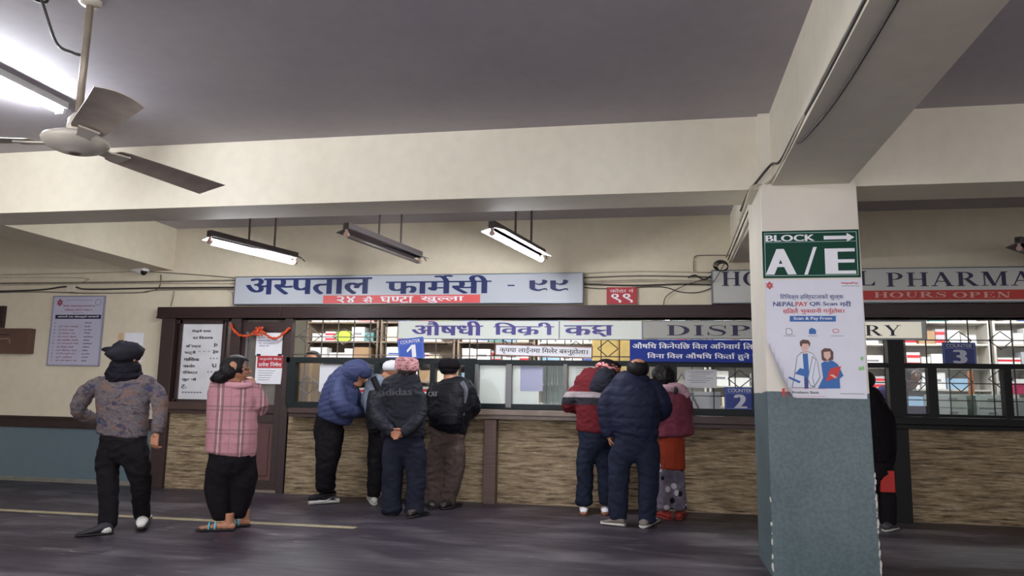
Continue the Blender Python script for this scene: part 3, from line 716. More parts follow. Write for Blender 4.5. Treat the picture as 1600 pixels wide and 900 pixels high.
# counter worktop inside with a few things
solo('inner_worktop', box(NB(), -6.6, .12, .93, 6.5, .75, .97, .005), m_shelf_w, 'long pale worktop running inside behind all counter windows', 'worktop')
solo('red_printed_carton', pbox(NB(), 1584, 599, 1612, 616, .9, 1.05, .004), mat('magenta_print', rgb(206, 60, 110), .6, var=.3, scale=60), 'pink speckled carton seen at the right edge of counter three', 'carton')
solo('green_bin', (lambda q: box(NB(), PY(1518, 625, 1.2).x, 1.2, 0, PY(1528, 625, 1.2).x, 1.4, PY(1520, 618, 1.2).z, .004))(0), mat('dark_green_plastic', rgb(60, 84, 80), .5), 'dark green box between the two grey drawer cabinets', 'box')
solo('orange_wooden_frame', pbox(NB(), 1515, 580, 1522, 618, 1.3, 1.36, .004), mat('orange_brown_wood', rgb(150, 92, 56), .5), 'orange brown wooden upright behind counter three window', 'upright')
solo('open_ledger', pbox(NB(), 1398, 634, 1450, 652, .40, .5, .01), mat('purple_cloth', rgb(60, 52, 84), .8, var=.3, scale=40), 'dark purple bag on the worktop under the pharmacist', 'bag')
# white film and papers on the middle windows
f1 = panelthing(746, 571, 790, 633, YW+.008, m_film, 'white translucent film covering the narrow middle pane', 'window film', 'window_film', .002)
f2 = panelthing(799, 571, 842, 633, YW+.008, m_film, 'white translucent film behind the pinned square sheet', 'window film', 'window_film', .002)
f3 = panelthing(889, 571, 963, 633, YW+.008, m_film, 'large white sheet behind the striped hoodie man', 'window film', 'window_film', .002)
pbw = NB()
for k in range(7): pbox(pbw, 900, 575+k*3.4, 950, 575.6+k*3.4, YW-.0062, YW-.0055)
obj('text_lines', pbw, m_inkg, f3)
panelthing(813, 572, 848, 611, YW-.008, m_paper_t, 'pale lilac sheet taped on the middle window glass', 'notice', 'paper_notice', .001)
b = NB(); random.seed(5)
x0, z0, x1, z1 = RECT(849, 572, 889, 633, .2); z0 = .972
for k in range(9):
    a = x0+(x1-x0)*k/9; vs = []
    box(b, a, .2+.03*(k % 2), z0, a+(x1-x0)/9*.8, .21+.03*(k % 2), z1, .003)
solo('strip_curtain', b, papermat('grey_strip', rgb(150, 166, 160), .35), 'grey green strip curtain hanging behind the middle window', 'curtain')
n3 = paper(499, 570, 534, 612, YW-.01, m_white, 'white sheet on the first counter pane behind the hooded man')
n4 = paper(1070, 577, 1120, 606, YW-.01, mat('greyish_paper', rgb(206, 206, 206), .7), 'printed grey white letter on the counter two pane')
b = NB()
for k in range(6): pbox(b, 1076+(k % 2)*4, 581+k*3.2, 1114-(k % 3)*5, 581.7+k*3.2, YW-.0125, YW-.012)
obj('text_lines', b, m_inkg, n4)
x0, z0, x1, z1 = RECT(1062, 612, 1126, 640, .3); n5 = solo('paper_pile', box(NB(), x0, .3, .971, x1, .4, z1, .003), m_white, 'pile of white papers standing behind counter two glass', 'papers')
t = thing('desk_stand', 'black angled stand behind the counter two glass', 'stand', tuple(PY(1085, 640, .2)))
b = NB(); cyl(b, PY(1076, 615, .2), PY(1082, 654, .2), .012); cyl(b, PY(1080, 615, .2), PY(1100, 654, .2), .014); obj('legs', b, m_ink, t)
b = NB(); cyl(b, PY(1074, 615, .2), PY(1084, 615, .2), .014); obj('top_bar', b, m_ink, t)

# ================================================================== SIGNS
def signbox(name, label, px0, py0, px1, py1, y, th, m, frame=m_frame, fw=.012):
    x0, z0, x1, z1 = RECT(px0, py0, px1, py1, y); t = thing(name, label, 'sign', ((x0+x1)/2, y+th, z0))
    obj('face', box(NB(), x0+fw, y, z0+fw, x1-fw, y+th, z1-fw), m, t)
    b = NB()
    for q in ((x0, z0, x1, z0+fw), (x0, z1-fw, x1, z1), (x0, z0+fw, x0+fw, z1-fw), (x1-fw, z0+fw, x1, z1-fw)): box(b, q[0], y-.006, q[1], q[2], y+th, q[3])
    obj('frame', b, frame, t); return t
ys = -.12
t = signbox('pharmacy_sign', 'long white sign board with blue Devanagari letters above the lintel', 366, 429, 911, 475, ys, .1, m_signw)
for s, a, c, d, e, bo in (('अ{स:.7}पताल', 384, 434, 581, 460, .06), ('फामे^सी', 603, 430, 768, 459, .06), ('-', 793, 445, 804, 447, .0)):
    pletters(t, deva(s), a, c, d, e, ys-.004, m_navy, bold=bo, name='blue_lettering')
for o9 in (0, 372):                                    # the old style figure nine, twice
    b = NB()
    for k, P9 in enumerate(([(540, 150), (640, 150), (640, 290), (690, 310), (740, 305), (800, 288), (850, 290), (862, 330), (845, 330), (835, 312), (790, 315), (720, 340), (660, 340), (580, 320), (540, 290)],
               [(640, 190), (700, 210), (745, 200), (770, 175), (765, 140), (800, 135), (862, 155), (855, 185), (810, 220), (740, 235), (690, 230), (640, 210)])):
        q9 = [PY(780+(x_+o9)/11.43, 425+y_/11.43, ys-.007-.0003*k) for x_, y_ in P9]; poly(b, [(v.x, v.z) for v in q9], ys-.007-.0003*k)
    obj('blue_figure', b, m_navy, t)
st = obj('red_strip', pbox(NB(), 505, 461, 750, 474, ys-.004, ys), m_red, t)
for s, a, d in (('२४', 526, 555), ('सै', 567, 583), ('घ{ण:.66}टा', 594, 646), ('खु{ल:.62}ला', 657, 725)):
    pletters(st, deva(s), a, 463, d, 473, ys-.006, m_wlet, bold=.04, name='white_lettering')
t = signbox('english_pharmacy_sign', 'long grey sign board with serif English letters right of and behind the column', 1112, 418, 1780, 473, ys, .1, m_signg)
for s, a, d in (('HO', 1128, 1190), ('SPITAL', 1200, 1367), ('PHARMACY', 1385, 1695)):
    pletters(t, serif(s), a, 424, d, 447, ys-.004, m_navy2, name='navy_lettering')
st = obj('red_strip', pbox(NB(), 1300, 453, 1700, 468, ys-.004, ys), mat('faded_red_strip', rgb(190, 56, 50), .5), t)
for s, a, d in (('HOURS', 1366, 1478), ('OPEN', 1489, 1579)): pletters(st, serif(s), a, 456, d, 465, ys-.006, mat('pale_pink_letters', rgb(216, 168, 156), .5), name='pale_lettering')
t = signbox('room_number_sign', 'small square red sign with white Devanagari numerals on the wall', 948, 449, 995, 475, -.03, .028, m_redd, m_redd, .004)
pletters(t, deva('कोठा नं'), 953, 451, 990, 457, -.032, m_wlet, name='white_lettering')
pletters(t, deva('९९'), 955, 459, 989, 473, -.032, m_wlet, bold=.03, name='white_lettering')
# backlit counter sign in two runs
t = signbox('backlit_sign', 'glowing white sign with violet Devanagari letters over the middle windows', 622, 501, 1003, 530, -.15, .1, m_glow, m_signw, .008)
for s, a, c, d, e in (('औषधी', 643, 502, 755, 524), ('िवक~ी', 771, 504, 866, 524), ('क#K', 881, 508, 958, 526)):
    pletters(t, deva(s), a, c, d, e, -.154, m_violet, bold=.07, name='violet_lettering')
obj('seam', pbox(NB(), 873, 501, 874.5, 530, -.1535, -.15), m_inkg, t)
t = signbox('dispensary_sign', 'grey sign with wide serif English letters beside the glowing sign', 1003, 501, 1448, 530, -.15, .1, m_glow2, m_frame, .01)
for s, a, d in (('DISP', 1042, 1172), ('ENSA', 1185, 1345), ('RY', 1352, 1408)): pletters(t, serif(s), a, 508, d, 524.5, -.154, m_navy2, name='navy_lettering')
obj('lit_panel', pbox(NB(), 1330, 503, 1440, 528, -.1525, -.15), mat('lit_cream_acrylic', rgb(226, 220, 196), .4, emit=.35, ecol=(1, .96, .82, 1)), t)
# small framed sign, slightly tilted
x0, z0, x1, z1 = RECT(773, 539, 926, 558, -.13); cx, cz = (x0+x1)/2, (z0+z1)/2; tl = -.022
t = thing('framed_notice_board', 'long white board in thin brown frame hung slightly tilted under the glowing sign', 'sign', (cx, -.1, z0))
R3 = Matrix.Rotation(-tl, 3, 'Y')
def rbox(b, u0, w0, u1, w1, y0, y1):
    tt = bmesh.new(); box(tt, u0, y0, w0, u1, y1, w1)
    for v in tt.verts: p = R3 @ Vector((v.co.x, 0, v.co.z)); v.co = Vector((p.x+cx, v.co.y, p.z+cz))
    join(b, tt)
hw, hh = (x1-x0)/2, (z1-z0)/2
b = NB(); rbox(b, -hw, -hh, hw, hh, -.128, -.11); obj('board', b, m_white, t)
b = NB()
for q in ((-hw, -hh, hw, -hh+.014), (-hw, hh-.014, hw, hh), (-hw, -hh, -hw+.014, hh), (hw-.014, -hh, hw, hh)): rbox(b, *q, -.136, -.108)
obj('frame', b, mat('thin_brown_frame', rgb(116, 76, 60), .5), t)
letters(t, deva('कृपया लाईनमा िमलेर ब{स:.7}नुहोला।'), cx-hw*.9, cz-hh*.6, cx+hw*.9, cz+hh*.62, -.1295, m_ink, bold=.03, rot=tl)
# blue banner
t = thing('blue_banner', 'blue vinyl banner with two lines of white Devanagari text', 'banner', tuple(PY(1090, 566, -.16)))
obj('vinyl', pbox(NB(), 984, 531, 1225, 566, -.165, -.16), m_blue, t)
pletters(t, deva('औषिध िकनेपिछ िवल अिनवाय^ िलनु होला'), 988, 535, 1218, 548, -.167, m_wlet, bold=.05, name='white_lettering')
pletters(t, deva('िवना िवल औषिध िफता^ हुने छैन्'), 1011, 551, 1200, 563, -.167, m_wlet, bold=.05, name='white_lettering')
# counter number plates
def one_():
    q = NB()
    for P in ([(0, .62), (.42, 1), (.42, .78), (.0, .44)], [(.40, 0), (.72, 0), (.72, 1), (.40, 1)]): q.faces.new([q.verts.new((u, v, 0)) for u, v in P])
    return q
def plate(px, py, w, h, y, rot, num, label, m=m_blued, lm=m_wlet):
    c = PY(px, py, y); sx = (PY(px+w/2, py, y).x-PY(px-w/2, py, y).x)/2; sz = (PY(px, py-h/2, y).z-PY(px, py+h/2, y).z)/2
    t = thing('counter_number_sign', label, 'sign', (c.x, y, c.z-sz)); Rm = Matrix.Rotation(-rot, 3, 'Y')
    def rb(b, u0, w0, u1, w1, y0, y1):
        tt = bmesh.new(); box(tt, u0, y0, w0, u1, y1, w1)
        for v in tt.verts: p = Rm @ Vector((v.co.x, 0, v.co.z)); v.co = Vector((p.x+c.x, v.co.y, p.z+c.z))
        join(b, tt); return b
    obj('plate', rb(NB(), -sx, -sz, sx, sz, y, y+.012), m, t)
    b = NB(); e = .012
    for q in ((-sx+e, sz-.02, sx-e, sz-.016), (-sx+e, -sz+.016, sx-e, -sz+.02), (-sx+e, -sz+.016, -sx+e+.004, sz-.016), (sx-e-.004, -sz+.016, sx-e, sz-.016), (-sx+e, sz*.46, sx-e, sz*.46+.004)): rb(b, *q, y-.002, y)
    obj('outline', b, mat('pale_blue_line', rgb(120, 146, 214), .5), t)
    ca, sa = math.cos(rot), math.sin(rot)
    def lt(bb, u0, w0, u1, w1, bo, nm):
        uc, wc = (u0+u1)/2, (w0+w1)/2; X = c.x+uc*ca-wc*sa; Z = c.z+uc*sa+wc*ca
        letters(t, bb, X-(u1-u0)/2, Z-(w1-w0)/2, X+(u1-u0)/2, Z+(w1-w0)/2, y-.003, lm, bold=bo, rot=rot, name=nm)
    lt(_txt('COUNTER'), -sx*.78, sz*.56, sx*.78, sz*.84, .03, 'counter_word')
    k = .34 if num != '1' else .26
    lt(one_() if num == '1' else _txt(num), -sx*k-.01, -sz*.82, sx*(k+.12), sz*.36, .04 if num == '1' else .12, 'numeral')
plate(642, 545, 40, 33, -.17, .13, '1', 'tilted blue plate with white numeral one above the men', mat('bright_blue_plate', rgb(44, 82, 178), .42))
plate(1156, 623, 48, 36, YW-.02, .0, '2', 'blue plate with pale numeral two on the window beside the column', m_blued, mat('pale_letter', rgb(196, 200, 210), .5))
plate(1499, 553, 52, 36, -.05, .0, '3', 'dark blue plate with numeral three, right of the column', mat('deep_blue_plate', rgb(30, 44, 110), .45), mat('pale_letter_b', rgb(186, 190, 204), .5))

# left notice board
x0, z0, x1, z1 = RECT(79, 463, 159, 571, -.02)
t = thing('notice_board', 'glossy lilac grey notice board with red and dark rows of text on the left wall', 'notice board', ((x0+x1)/2, 0, z0))
obj('panel', box(NB(), x0, -.02, z0, x1, -.002, z1, .003), mat('lilac_gloss_panel', rgb(186, 184, 204), .12, spec=.6), t)
b = NB()
for q in ((x0-.008, z0-.008, x1+.008, z0+.008), (x0-.008, z1-.008, x1+.008, z1+.008), (x0-.008, z0, x0+.008, z1), (x1-.008, z0, x1+.008, z1)): box(b, q[0], -.026, q[1], q[2], 0, q[3])
obj('frame', b, mat('greyish_lilac_frame', rgb(140, 138, 152), .4), t)
def U(u): return x0+(x1-x0)*u
def V(v): return z1-(z1-z0)*v
def nb(s, u0, v0, u1, v1, m, bo=.0): letters(t, deva(s), U(u0), V(v1), U(u1), V(v0), -.0215, m, bold=bo, name='printed_text')
mr = mat('maroon_ink', rgb(150, 44, 66), .6)
def star(parent, cx, cz, r, y, m, name='star_emblem'):
    b = NB()
    for k in range(2):
        P = [(cx+r*math.sin(k*PI+i*2*PI/3), cz+r*math.cos(k*PI+i*2*PI/3)) for i in range(4)]; ribbon(b, P, r*.3, y-.0004*k)
    bb = [(cx+r*.3*math.cos(i*PI/4), cz+r*.3*math.sin(i*PI/4)) for i in range(9)]; ribbon(b, bb, r*.2, y-.001)
    return obj(name, b, m, parent)
star(t, U(.13), V(.09), .05, -.0215, mr)
b = NB(); ribbon(b, [(U(.88)+.045*math.cos(i*PI/10), V(.09)+.045*math.sin(i*PI/10)) for i in range(21)], .006, -.0215); obj('round_seal', b, m_inkg, t)
nb('नेपाल सरकार स्वास्थ्य मन्त्रालय', .27, .045, .76, .065, m_inkg); nb('िश#Kण अ{स:.7}पतालहरु काठमाडौ का', .2, .125, .83, .16, mr, .03); nb('िचिकत्सा अध्ययन संस्थान', .24, .185, .78, .215, mr, .02); nb('नेपाल', .4, .235, .62, .25, m_inkg)
b = NB(); box(b, U(.07), -.0222, V(.33), U(.96), -.02, V(.27), .004); o = obj('dark_heading_bar', b, m_navy2, t)
letters(o, deva('कम^चारी तथा कोठाहरुको जानकारी'), U(.12), V(.32), U(.92), V(.28), -.0235, m_wlet, name='heading_text')
rr = random.Random(4); names = ['श~ी राम बहादुर', 'श~ी कमल बहादुर', 'श~ी सुशीला शमा', 'श~ी राजन कुमार', 'श~ी आशीष महतो', 'श~ी लक्ष्मी देवी', 'श~ी िवनोद खाती', 'श~ी िदनेश महर', 'श~ी िमना कुमारी थापा', 'श~ी अिनल', 'श~ी राम कुमार राई']
for k in range(12):
    v = .38+k*.049
    nb('%s' % '१२३४५६७८९०१२'[k], .06, v, .09, v+.02, m_inkg)
    if k: nb(names[k-1], .16, v, .16+rr.uniform(.3, .42), v+.026, mr, .01)
    nb(rr.choice(['अध्यक्ष', 'सदस्य', 'सिचव', 'सह सिचव']), .66, v, .66+rr.uniform(.1, .2), v+.024, m_ink, .02)
# sheet left bare on the wall behind the man's hat, with an old tape patch
paper(194, 520, 223, 566, -.004, m_white, 'plain white sheet stuck to the wall behind the black hat')
paper(184, 520, 192, 545, -.003, mat('old_tape', rgb(206, 176, 138), .6), 'tan patch of old tape beside the white sheet on the wall', 'tape_patch')
# wooden letter box at the left edge
x0, z0, x1, z1 = RECT(-60, 513, 44, 552, -.12); t = thing('letter_box', 'brown wooden letter box on the wall at the left edge', 'letter box', ((x0+x1)/2, 0, z0))
mb = mat('box_brown', rgb(92, 66, 54), .5, var=.15); obj('body', box(NB(), x0, -.12, z0, x1, 0, z1, .004), mb, t)
obj('slot', box(NB(), x0+.1, -.122, z1-.1, PY(15, 520, -.12).x, -.119, z1-.085), m_ink, t)
b = NB(); ribbon(b, [(PY(-6, 529, -.12).x, PY(0, 530, -.12).z), (PY(12, 529, -.12).x, PY(12, 529, -.12).z), (PY(15.5, 531, -.12).x, PY(15, 531, -.12).z), (PY(15, 537, -.12).x, PY(15, 537, -.12).z)], .015, -.1225); obj('painted_mark', b, mat('faded_paint', rgb(150, 120, 110), .7), t)
solo('dark_board', pbox(NB(), -60, 478, 5, 512, -.05, 0, .004), m_trim, 'dark brown board above the letter box at the left edge', 'board')

# column signs
YC = -3.429
x0, z0, x1, z1 = RECT(1187, 360, 1347, 434, YC)
x0, x1 = .806, 1.512
t = thing('block_sign', 'dark green direction sign with white letters and arrow on the column', 'sign', ((x0+x1)/2, YC+.003, z0))
obj('plate', box(NB(), x0, YC-.004, z0, x1, YC+.003, z1), m_greens, t)
b = NB(); e = .016; yb = YC-.006
for q in ((x0+e, z1-e-.004, x1-e, z1-e), (x0+e, z0+e, x1-e, z0+e+.004), (x0+e, z0+e, x0+e+.004, z1-e), (x1-e-.004, z0+e, x1-e, z1-e), (x0+e, z1-.092, x1-e, z1-.089)): box(b, q[0], yb, q[1], q[2], YC-.004, q[3])
obj('outline', b, mat('thin_pale_green', rgb(170, 200, 188), .5), t)
pletters(t, _txt('BLOCK'), 1196, 367, 1273, 377, yb, m_wlet, bold=.07, name='white_lettering')
b = NB(); ax0, az0, ax1, az1 = RECT(1287, 364, 1335, 378, yb); am = (az0+az1)/2; ah = (az1-az0)
poly(b, [(ax0, am-ah*.2), (ax1-.055, am-ah*.2), (ax1-.055, az0), (ax1, am), (ax1-.055, az1), (ax1-.055, am+ah*.2), (ax0, am+ah*.2)], yb); obj('arrow', b, m_wlet, t)
pletters(t, _txt('A'), 1196, 389, 1244, 429, yb, m_wlet, bold=.12, name='white_lettering')
pletters(t, _txt('/'), 1256, 386, 1277, 429, yb, m_wlet, name='slash')
pletters(t, _txt('E'), 1289, 388, 1337, 428, yb, m_wlet, bold=.12, name='white_lettering')
# poster
px0, pz0, px1, pz1 = RECT(1190, 437, 1355, 622, YC); px0, px1 = .818, 1.518
t = thing('payment_poster', 'white poster of two medical staff with curled corner on the column', 'poster', ((px0+px1)/2, YC+.003, pz0))
b = NB(); n = 24
g = []
for i in range(n+1):
    row = []
    for j in range(n+1):
        u, v = i/n, j/n; x = px0+(px1-px0)*u; z = pz0+(pz1-pz0)*v; q = max(0, .26-u-v*.55)         # peeled lower left corner
        row.append(b.verts.new((x+q*.35, YC-.002-q*.38, z+q*.5)))
    g.append(row)
for i in range(n):
    for j in range(n): b.faces.new((g[i][j], g[i+1][j], g[i+1][j+1], g[i][j+1]))
thicken(b, .001)
obj('sheet', b, mat('poster_white', rgb(222, 222, 232), .35, var=.02), t)
yp = YC-.005
mb_ = mat('poster_blue', rgb(42, 104, 176), .5); mr_ = mat('poster_red', rgb(206, 52, 52), .5); mn_ = mat('poster_navy', rgb(50, 70, 130), .5); mg_ = mat('poster_line_grey', rgb(130, 136, 150), .5)
def pp(x, y): p = PY(x, y, yp); return (p.x, p.z)
def shape(name, pts, m, lift=0.0, parent=None):
    b = NB(); poly(b, [pp(*q) for q in pts], yp-lift); return obj(name, b, m, parent or t)
star(t, *pp(1202.5, 446), .028, yp, mr_)
pletters(t, _txt('NepalPay'), 1315, 440.5, 1341, 444.5, yp, mr_, name='red_lettering', bold=.03)
shape('logo_line', [(1315, 446.5), (1343, 446.5), (1343, 447.3), (1315, 447.3)], mg_)
pletters(t, deva('िटिचङ्ग हिस्पटलको शुल्क'), 1219, 459, 1318, 469, yp, mn_, name='lettering', bold=.02)
pletters(t, _txt('NEPAL'), 1208, 471.5, 1242, 478.5, yp, mn_, name='lettering', bold=.04)
pletters(t, _txt('PAY'), 1243, 471.5, 1262, 478.5, yp, mr_, name='lettering', bold=.04)
pletters(t, _txt('QR Scan'), 1265, 471.5, 1308, 478.5, yp, mn_, name='lettering', bold=.04)
pletters(t, deva('गरी'), 1312, 470, 1330, 479, yp, mn_, name='lettering', bold=.03)
pletters(t, deva('सिजलै'), 1223, 481, 1247, 490, yp, mr_, name='lettering', bold=.02)
pletters(t, deva('भु{क:.72}तानी गनु^होस।'), 1251, 481, 1319, 491, yp, mr_, name='lettering', bold=.02)
s_ = shape('blue_button', [(1234, 493.5), (1306, 493.5), (1306, 502.5), (1234, 502.5)], mb_)
pletters(s_, _txt('Scan & Pay From'), 1240, 495, 1300, 501, yp-.001, m_wlet, name='white_lettering', bold=.03)
shape('document_icon', [(1228, 513), (1235, 513), (1238, 516), (1238, 523), (1228, 523)], mg_); shape('document_icon_face', [(1229, 514), (1234.5, 514), (1237, 517), (1237, 522), (1229, 522)], m_white, .0006)
shape('wallet_icon', [(1264, 515), (1268, 512), (1273, 514), (1275, 516), (1275, 522), (1264, 522)], mb_)
b = NB(); ribbon(b, [(pp(1306+5*math.cos(a), 517+3*math.sin(a))) for a in [i*PI/8 for i in range(17)]], .004, yp); obj('eye_icon', b, mr_, t)
for q in ((1224, 1243), (1262, 1277), (1298, 1318)): shape('caption_line', [(q[0], 524.5), (q[1], 524.5), (q[1], 525.3), (q[0], 525.3)], mg_)
sk = mat('poster_skin', rgb(226, 186, 170), .5); hb = mat('poster_brown', rgb(96, 62, 56), .5); cw = mat('poster_coat', rgb(226, 230, 240), .5)
# man in a white coat
shape('coat', [(1245, 557), (1252, 550), (1262, 549), (1270, 552), (1277, 562), (1282, 590), (1272, 606), (1237, 606), (1241, 585)], mg_)
shape('coat_front', [(1246, 557.5), (1253, 551), (1262, 550), (1269.5, 553), (1276, 562), (1280.5, 589), (1271, 605), (1238.5, 605), (1242.5, 585)], cw, .0005)
shape('shirt', [(1254, 552), (1262, 552), (1264, 580), (1263, 606), (1257, 606), (1256, 580)], mb_, .001)
shape('trousers', [(1257, 590), (1263, 590), (1263, 607), (1257, 607)], mn_, .0012)
shape('neck', [(1255.5, 545), (1260.5, 545), (1260.5, 553), (1255.5, 553)], sk, .0013)
shape('face', [(1252, 536), (1263, 536), (1263, 544), (1258.5, 551), (1256, 551), (1252, 545)], sk, .0015)
shape('hair', [(1250, 540), (1249.5, 534), (1254, 530.5), (1263, 531.5), (1266, 536), (1265, 542), (1263, 537), (1254, 537), (1252, 542)], hb, .002)
shape('clipboard', [(1250, 575), (1264, 579), (1257, 588), (1242, 584)], mb_, .002); shape('clipboard', [(1233, 588), (1251, 596), (1249, 599), (1232, 591)], mb_, .002)
shape('coat_arm', [(1269, 556), (1275, 562), (1270, 590), (1274, 606), (1266, 603), (1262, 592)], mg_, .0015)
shape('coat_arm_front', [(1270, 558), (1274, 563), (1269, 590), (1272, 603), (1267, 602), (1263, 592)], cw, .002)
# woman in blue
shape('dress', [(1283, 568), (1290, 563), (1300, 563), (1309, 569), (1318, 587), (1312, 592), (1313, 607), (1278, 607), (1286, 590)], mb_)
shape('neck', [(1290, 556), (1294, 556), (1296, 565), (1289, 565)], sk, .001)
shape('hair', [(1284, 562), (1283, 548), (1288, 544), (1297, 544.5), (1302, 550), (1302, 562), (1297, 563), (1287, 564)], hb, .0013)
shape('face', [(1287, 550), (1297, 549), (1298, 557), (1294, 562), (1291, 562), (1287, 557)], sk, .002)
shape('folder', [(1297, 576), (1314, 572), (1309, 590), (1290, 596)], mr_, .002)
shape('hand', [(1296, 586), (1302, 585), (1308, 590), (1305, 591)], sk, .0026)
mgr = mat('poster_green', rgb(150, 204, 130), .5)
shape('leaf', [(1344, 558), (1349, 557), (1349, 563), (1345, 563)], mgr); shape('leaf', [(1341, 574), (1350, 572), (1351, 578), (1342, 579)], mgr, .0003)
shape('red_corner', [(1222, 607), (1226, 607), (1226, 619), (1223, 619)], mr_)
b = NB(); ribbon(b, [pp(1226, 607), pp(1290, 607.5), pp(1290, 619.5), pp(1226, 619), pp(1226, 607)], .002, yp); obj('bank_panel_outline', b, mr_, t)
pletters(t, _txt('Himalayan Bank'), 1235, 611, 1280, 616, yp, m_ink, name='lettering', bold=.02)
b = NB(); ribbon(b, [(pp(1230+2.4*math.cos(a), 613.5+2.4*math.sin(a))) for a in [i*PI/6 for i in range(13)]], .003, yp); obj('round_logo', b, mr_, t)
shape('footer_line', [(1313, 614.5), (1351, 615), (1351, 616), (1313, 615.5)], mg_)

# ================================================================== CABLES, CONDUITS, CAMERA
def cable(pts, r, m, label, y=-.02, name='wall_cable', group=None, k=4):
    P = [PY(q[0], q[1], q[2] if len(q) > 2 else y) for q in pts]; b = NB(); wire(b, smoothpath(P, k), r)
    return solo(name, b, m, label, 'cable', group, smooth=True)
cable([(-30, 430), (120, 427), (215, 424)], .009, m_conduit, 'topmost pale conduit on the left wall', name='conduit')
cable([(225, 424), (290, 428), (366, 434)], .007, m_conduit_g, 'thin sloping conduit from camera to the long white sign', name='conduit')
cable([(-30, 434), (127, 434), (128, 441)], .005, m_conduit, 'short pale conduit bending down above the junction box', name='conduit', k=3)
cable([(-30, 443), (180, 441), (366, 438)], .011, m_conduit_g, 'second grey conduit along the left wall', name='conduit')
cable([(-30, 446), (180, 443), (366, 443)], .008, m_conduit, 'pale conduit just below the grey one on the left wall', name='conduit')
cable([(-30, 456), (60, 453), (100, 448), (120, 449), (140, 452), (250, 450), (366, 449)], .012, m_cable, 'dark thick cable sagging along the left wall', y=-.03)
cable([(-30, 458), (60, 456), (130, 458), (220, 457), (250, 453), (366, 452)], .008, m_conduit_g, 'lowest grey cable on the left wall above the notice board')
cable([(251, 429), (251, 442), (245, 452), (225, 456)], .006, m_cable, 'thin dark cable dropping from the security camera')
cable([(272, 455), (270, 466), (267, 478)], .006, m_conduit_g, 'short cable dropping to the corner of the lintel')
cable([(356, 453), (363, 458), (364, 474)], .007, m_conduit, 'pale cable curving down beside the long white sign')
for k, y_ in enumerate((424, 431, 437, 440)):
    cable([(911, y_+3), (1000, y_), (1112, y_+2)], (.008, .01, .011, .007)[k], (m_conduit, m_conduit_g, m_conduit, m_conduit)[k], ('topmost', 'second', 'third', 'fourth')[k]+' conduit on the wall between the two long signs', name='conduit')
cable([(911, 444), (990, 446), (1060, 444), (1112, 445)], .01, m_cable, 'dark cable just above the red room number sign', y=-.03)
cable([(911, 449), (950, 451), (1030, 448), (1062, 456), (1090, 457), (1112, 450)], .006, m_cable, 'thin drooping cable right of the red room number sign')
cable([(1112, 433, -.05), (1070, 446, -.05), (1042, 462, -.04), (1037, 476, -.03)], .005, m_cable, 'thin cable looping down to the lintel by the grey sign')
cable([(1084, 424), (1085, 402), (1100, 399), (1140, 399)], .007, m_conduit_g, 'conduit making a square corner above the grey sign', k=3)
cable([(1075, 434), (1086, 430), (1100, 437), (1112, 430)], .01, m_cable, 'tangled dark cable knot left of the grey sign', y=-.04)
t = thing('cable_coil', 'black coil of spare cable hung on the corner of the grey sign', 'cable coil', tuple(PY(1126, 420, -.14)))
for k in range(5):
    b = NB(); c = PY(1126+k*.8, 415+k*.6, -.16+.012*k); rx, rz = .085-.006*k, .065-.004*k
    wire(b, [(c.x+rx*math.cos(a), c.y, c.z+rz*math.sin(a)) for a in [i*PI/10 for i in range(21)]], .006); obj('cable_loop', b, m_cable, t, smooth=True)
cable([(1133, 410, -.16), (1118, 436, -.15), (1112, 441, -.13)], .005, m_cable, 'thin cable hanging from the black coil over the grey sign')
for k, (dy, r) in enumerate(((0, .012), (7, .008), (12, .01))):
    p0 = Vector((.862-.02*k, -.14, 2.95+.03*k)); p1 = Vector((.868, -2.3, ZS+.05+.1*k)); b = NB(); wire(b, [p0, p0.lerp(p1, .5), p1], r)
    solo('conduit', b, (m_conduit, m_cable, m_conduit)[k], ('pale conduit rising from the coil along the beam side', 'dark cable between two pale conduits on the beam side', 'pale conduit nearest the soffit on the beam side')[k], 'cable', smooth=True)
# cables running along the big beam towards the viewer
def beamcable(pts, r, m, label):
    b = NB(); wire(b, smoothpath(pts, 6), r); solo('beam_cable', b, m, label, 'cable', smooth=True)
xe = .885
beamcable([PY(1157, 330, -3.36), PY(1170, 300, -3.37), PY(1180, 287, -3.44), Vector((.87, -3.55, 3.10)), Vector((xe, -3.9, 3.02)), Vector((xe, -4.6, 3.015)), Vector((xe, -5.5, 2.99)), Vector((xe, -7, 3.0)), Vector((xe, -9, 3.0))], .010, m_cable, 'dark cable following the lower edge of the big ceiling beam')
beamcable([PY(1155, 345, -3.36), PY(1168, 306, -3.37), PY(1179, 290, -3.44), Vector((.875, -3.5, 2.99)), Vector((xe-.004, -4.4, 2.985)), Vector((xe, -5.4, 3.02)), Vector((xe, -7, 2.985)), Vector((xe, -9, 2.98))], .008, m_conduit, 'pale cable clipped along the edge of the big ceiling beam')
beamcable([Vector((xe, -4.35, 3.0)), Vector((.93, -4.55, ZS-.006)), Vector((.99, -5.2, ZS-.006)), Vector((1.0, -6.2, ZS-.006)), Vector((.97, -8, ZS-.006))], .008, m_cable, 'black cable sagging over the beam soffit')
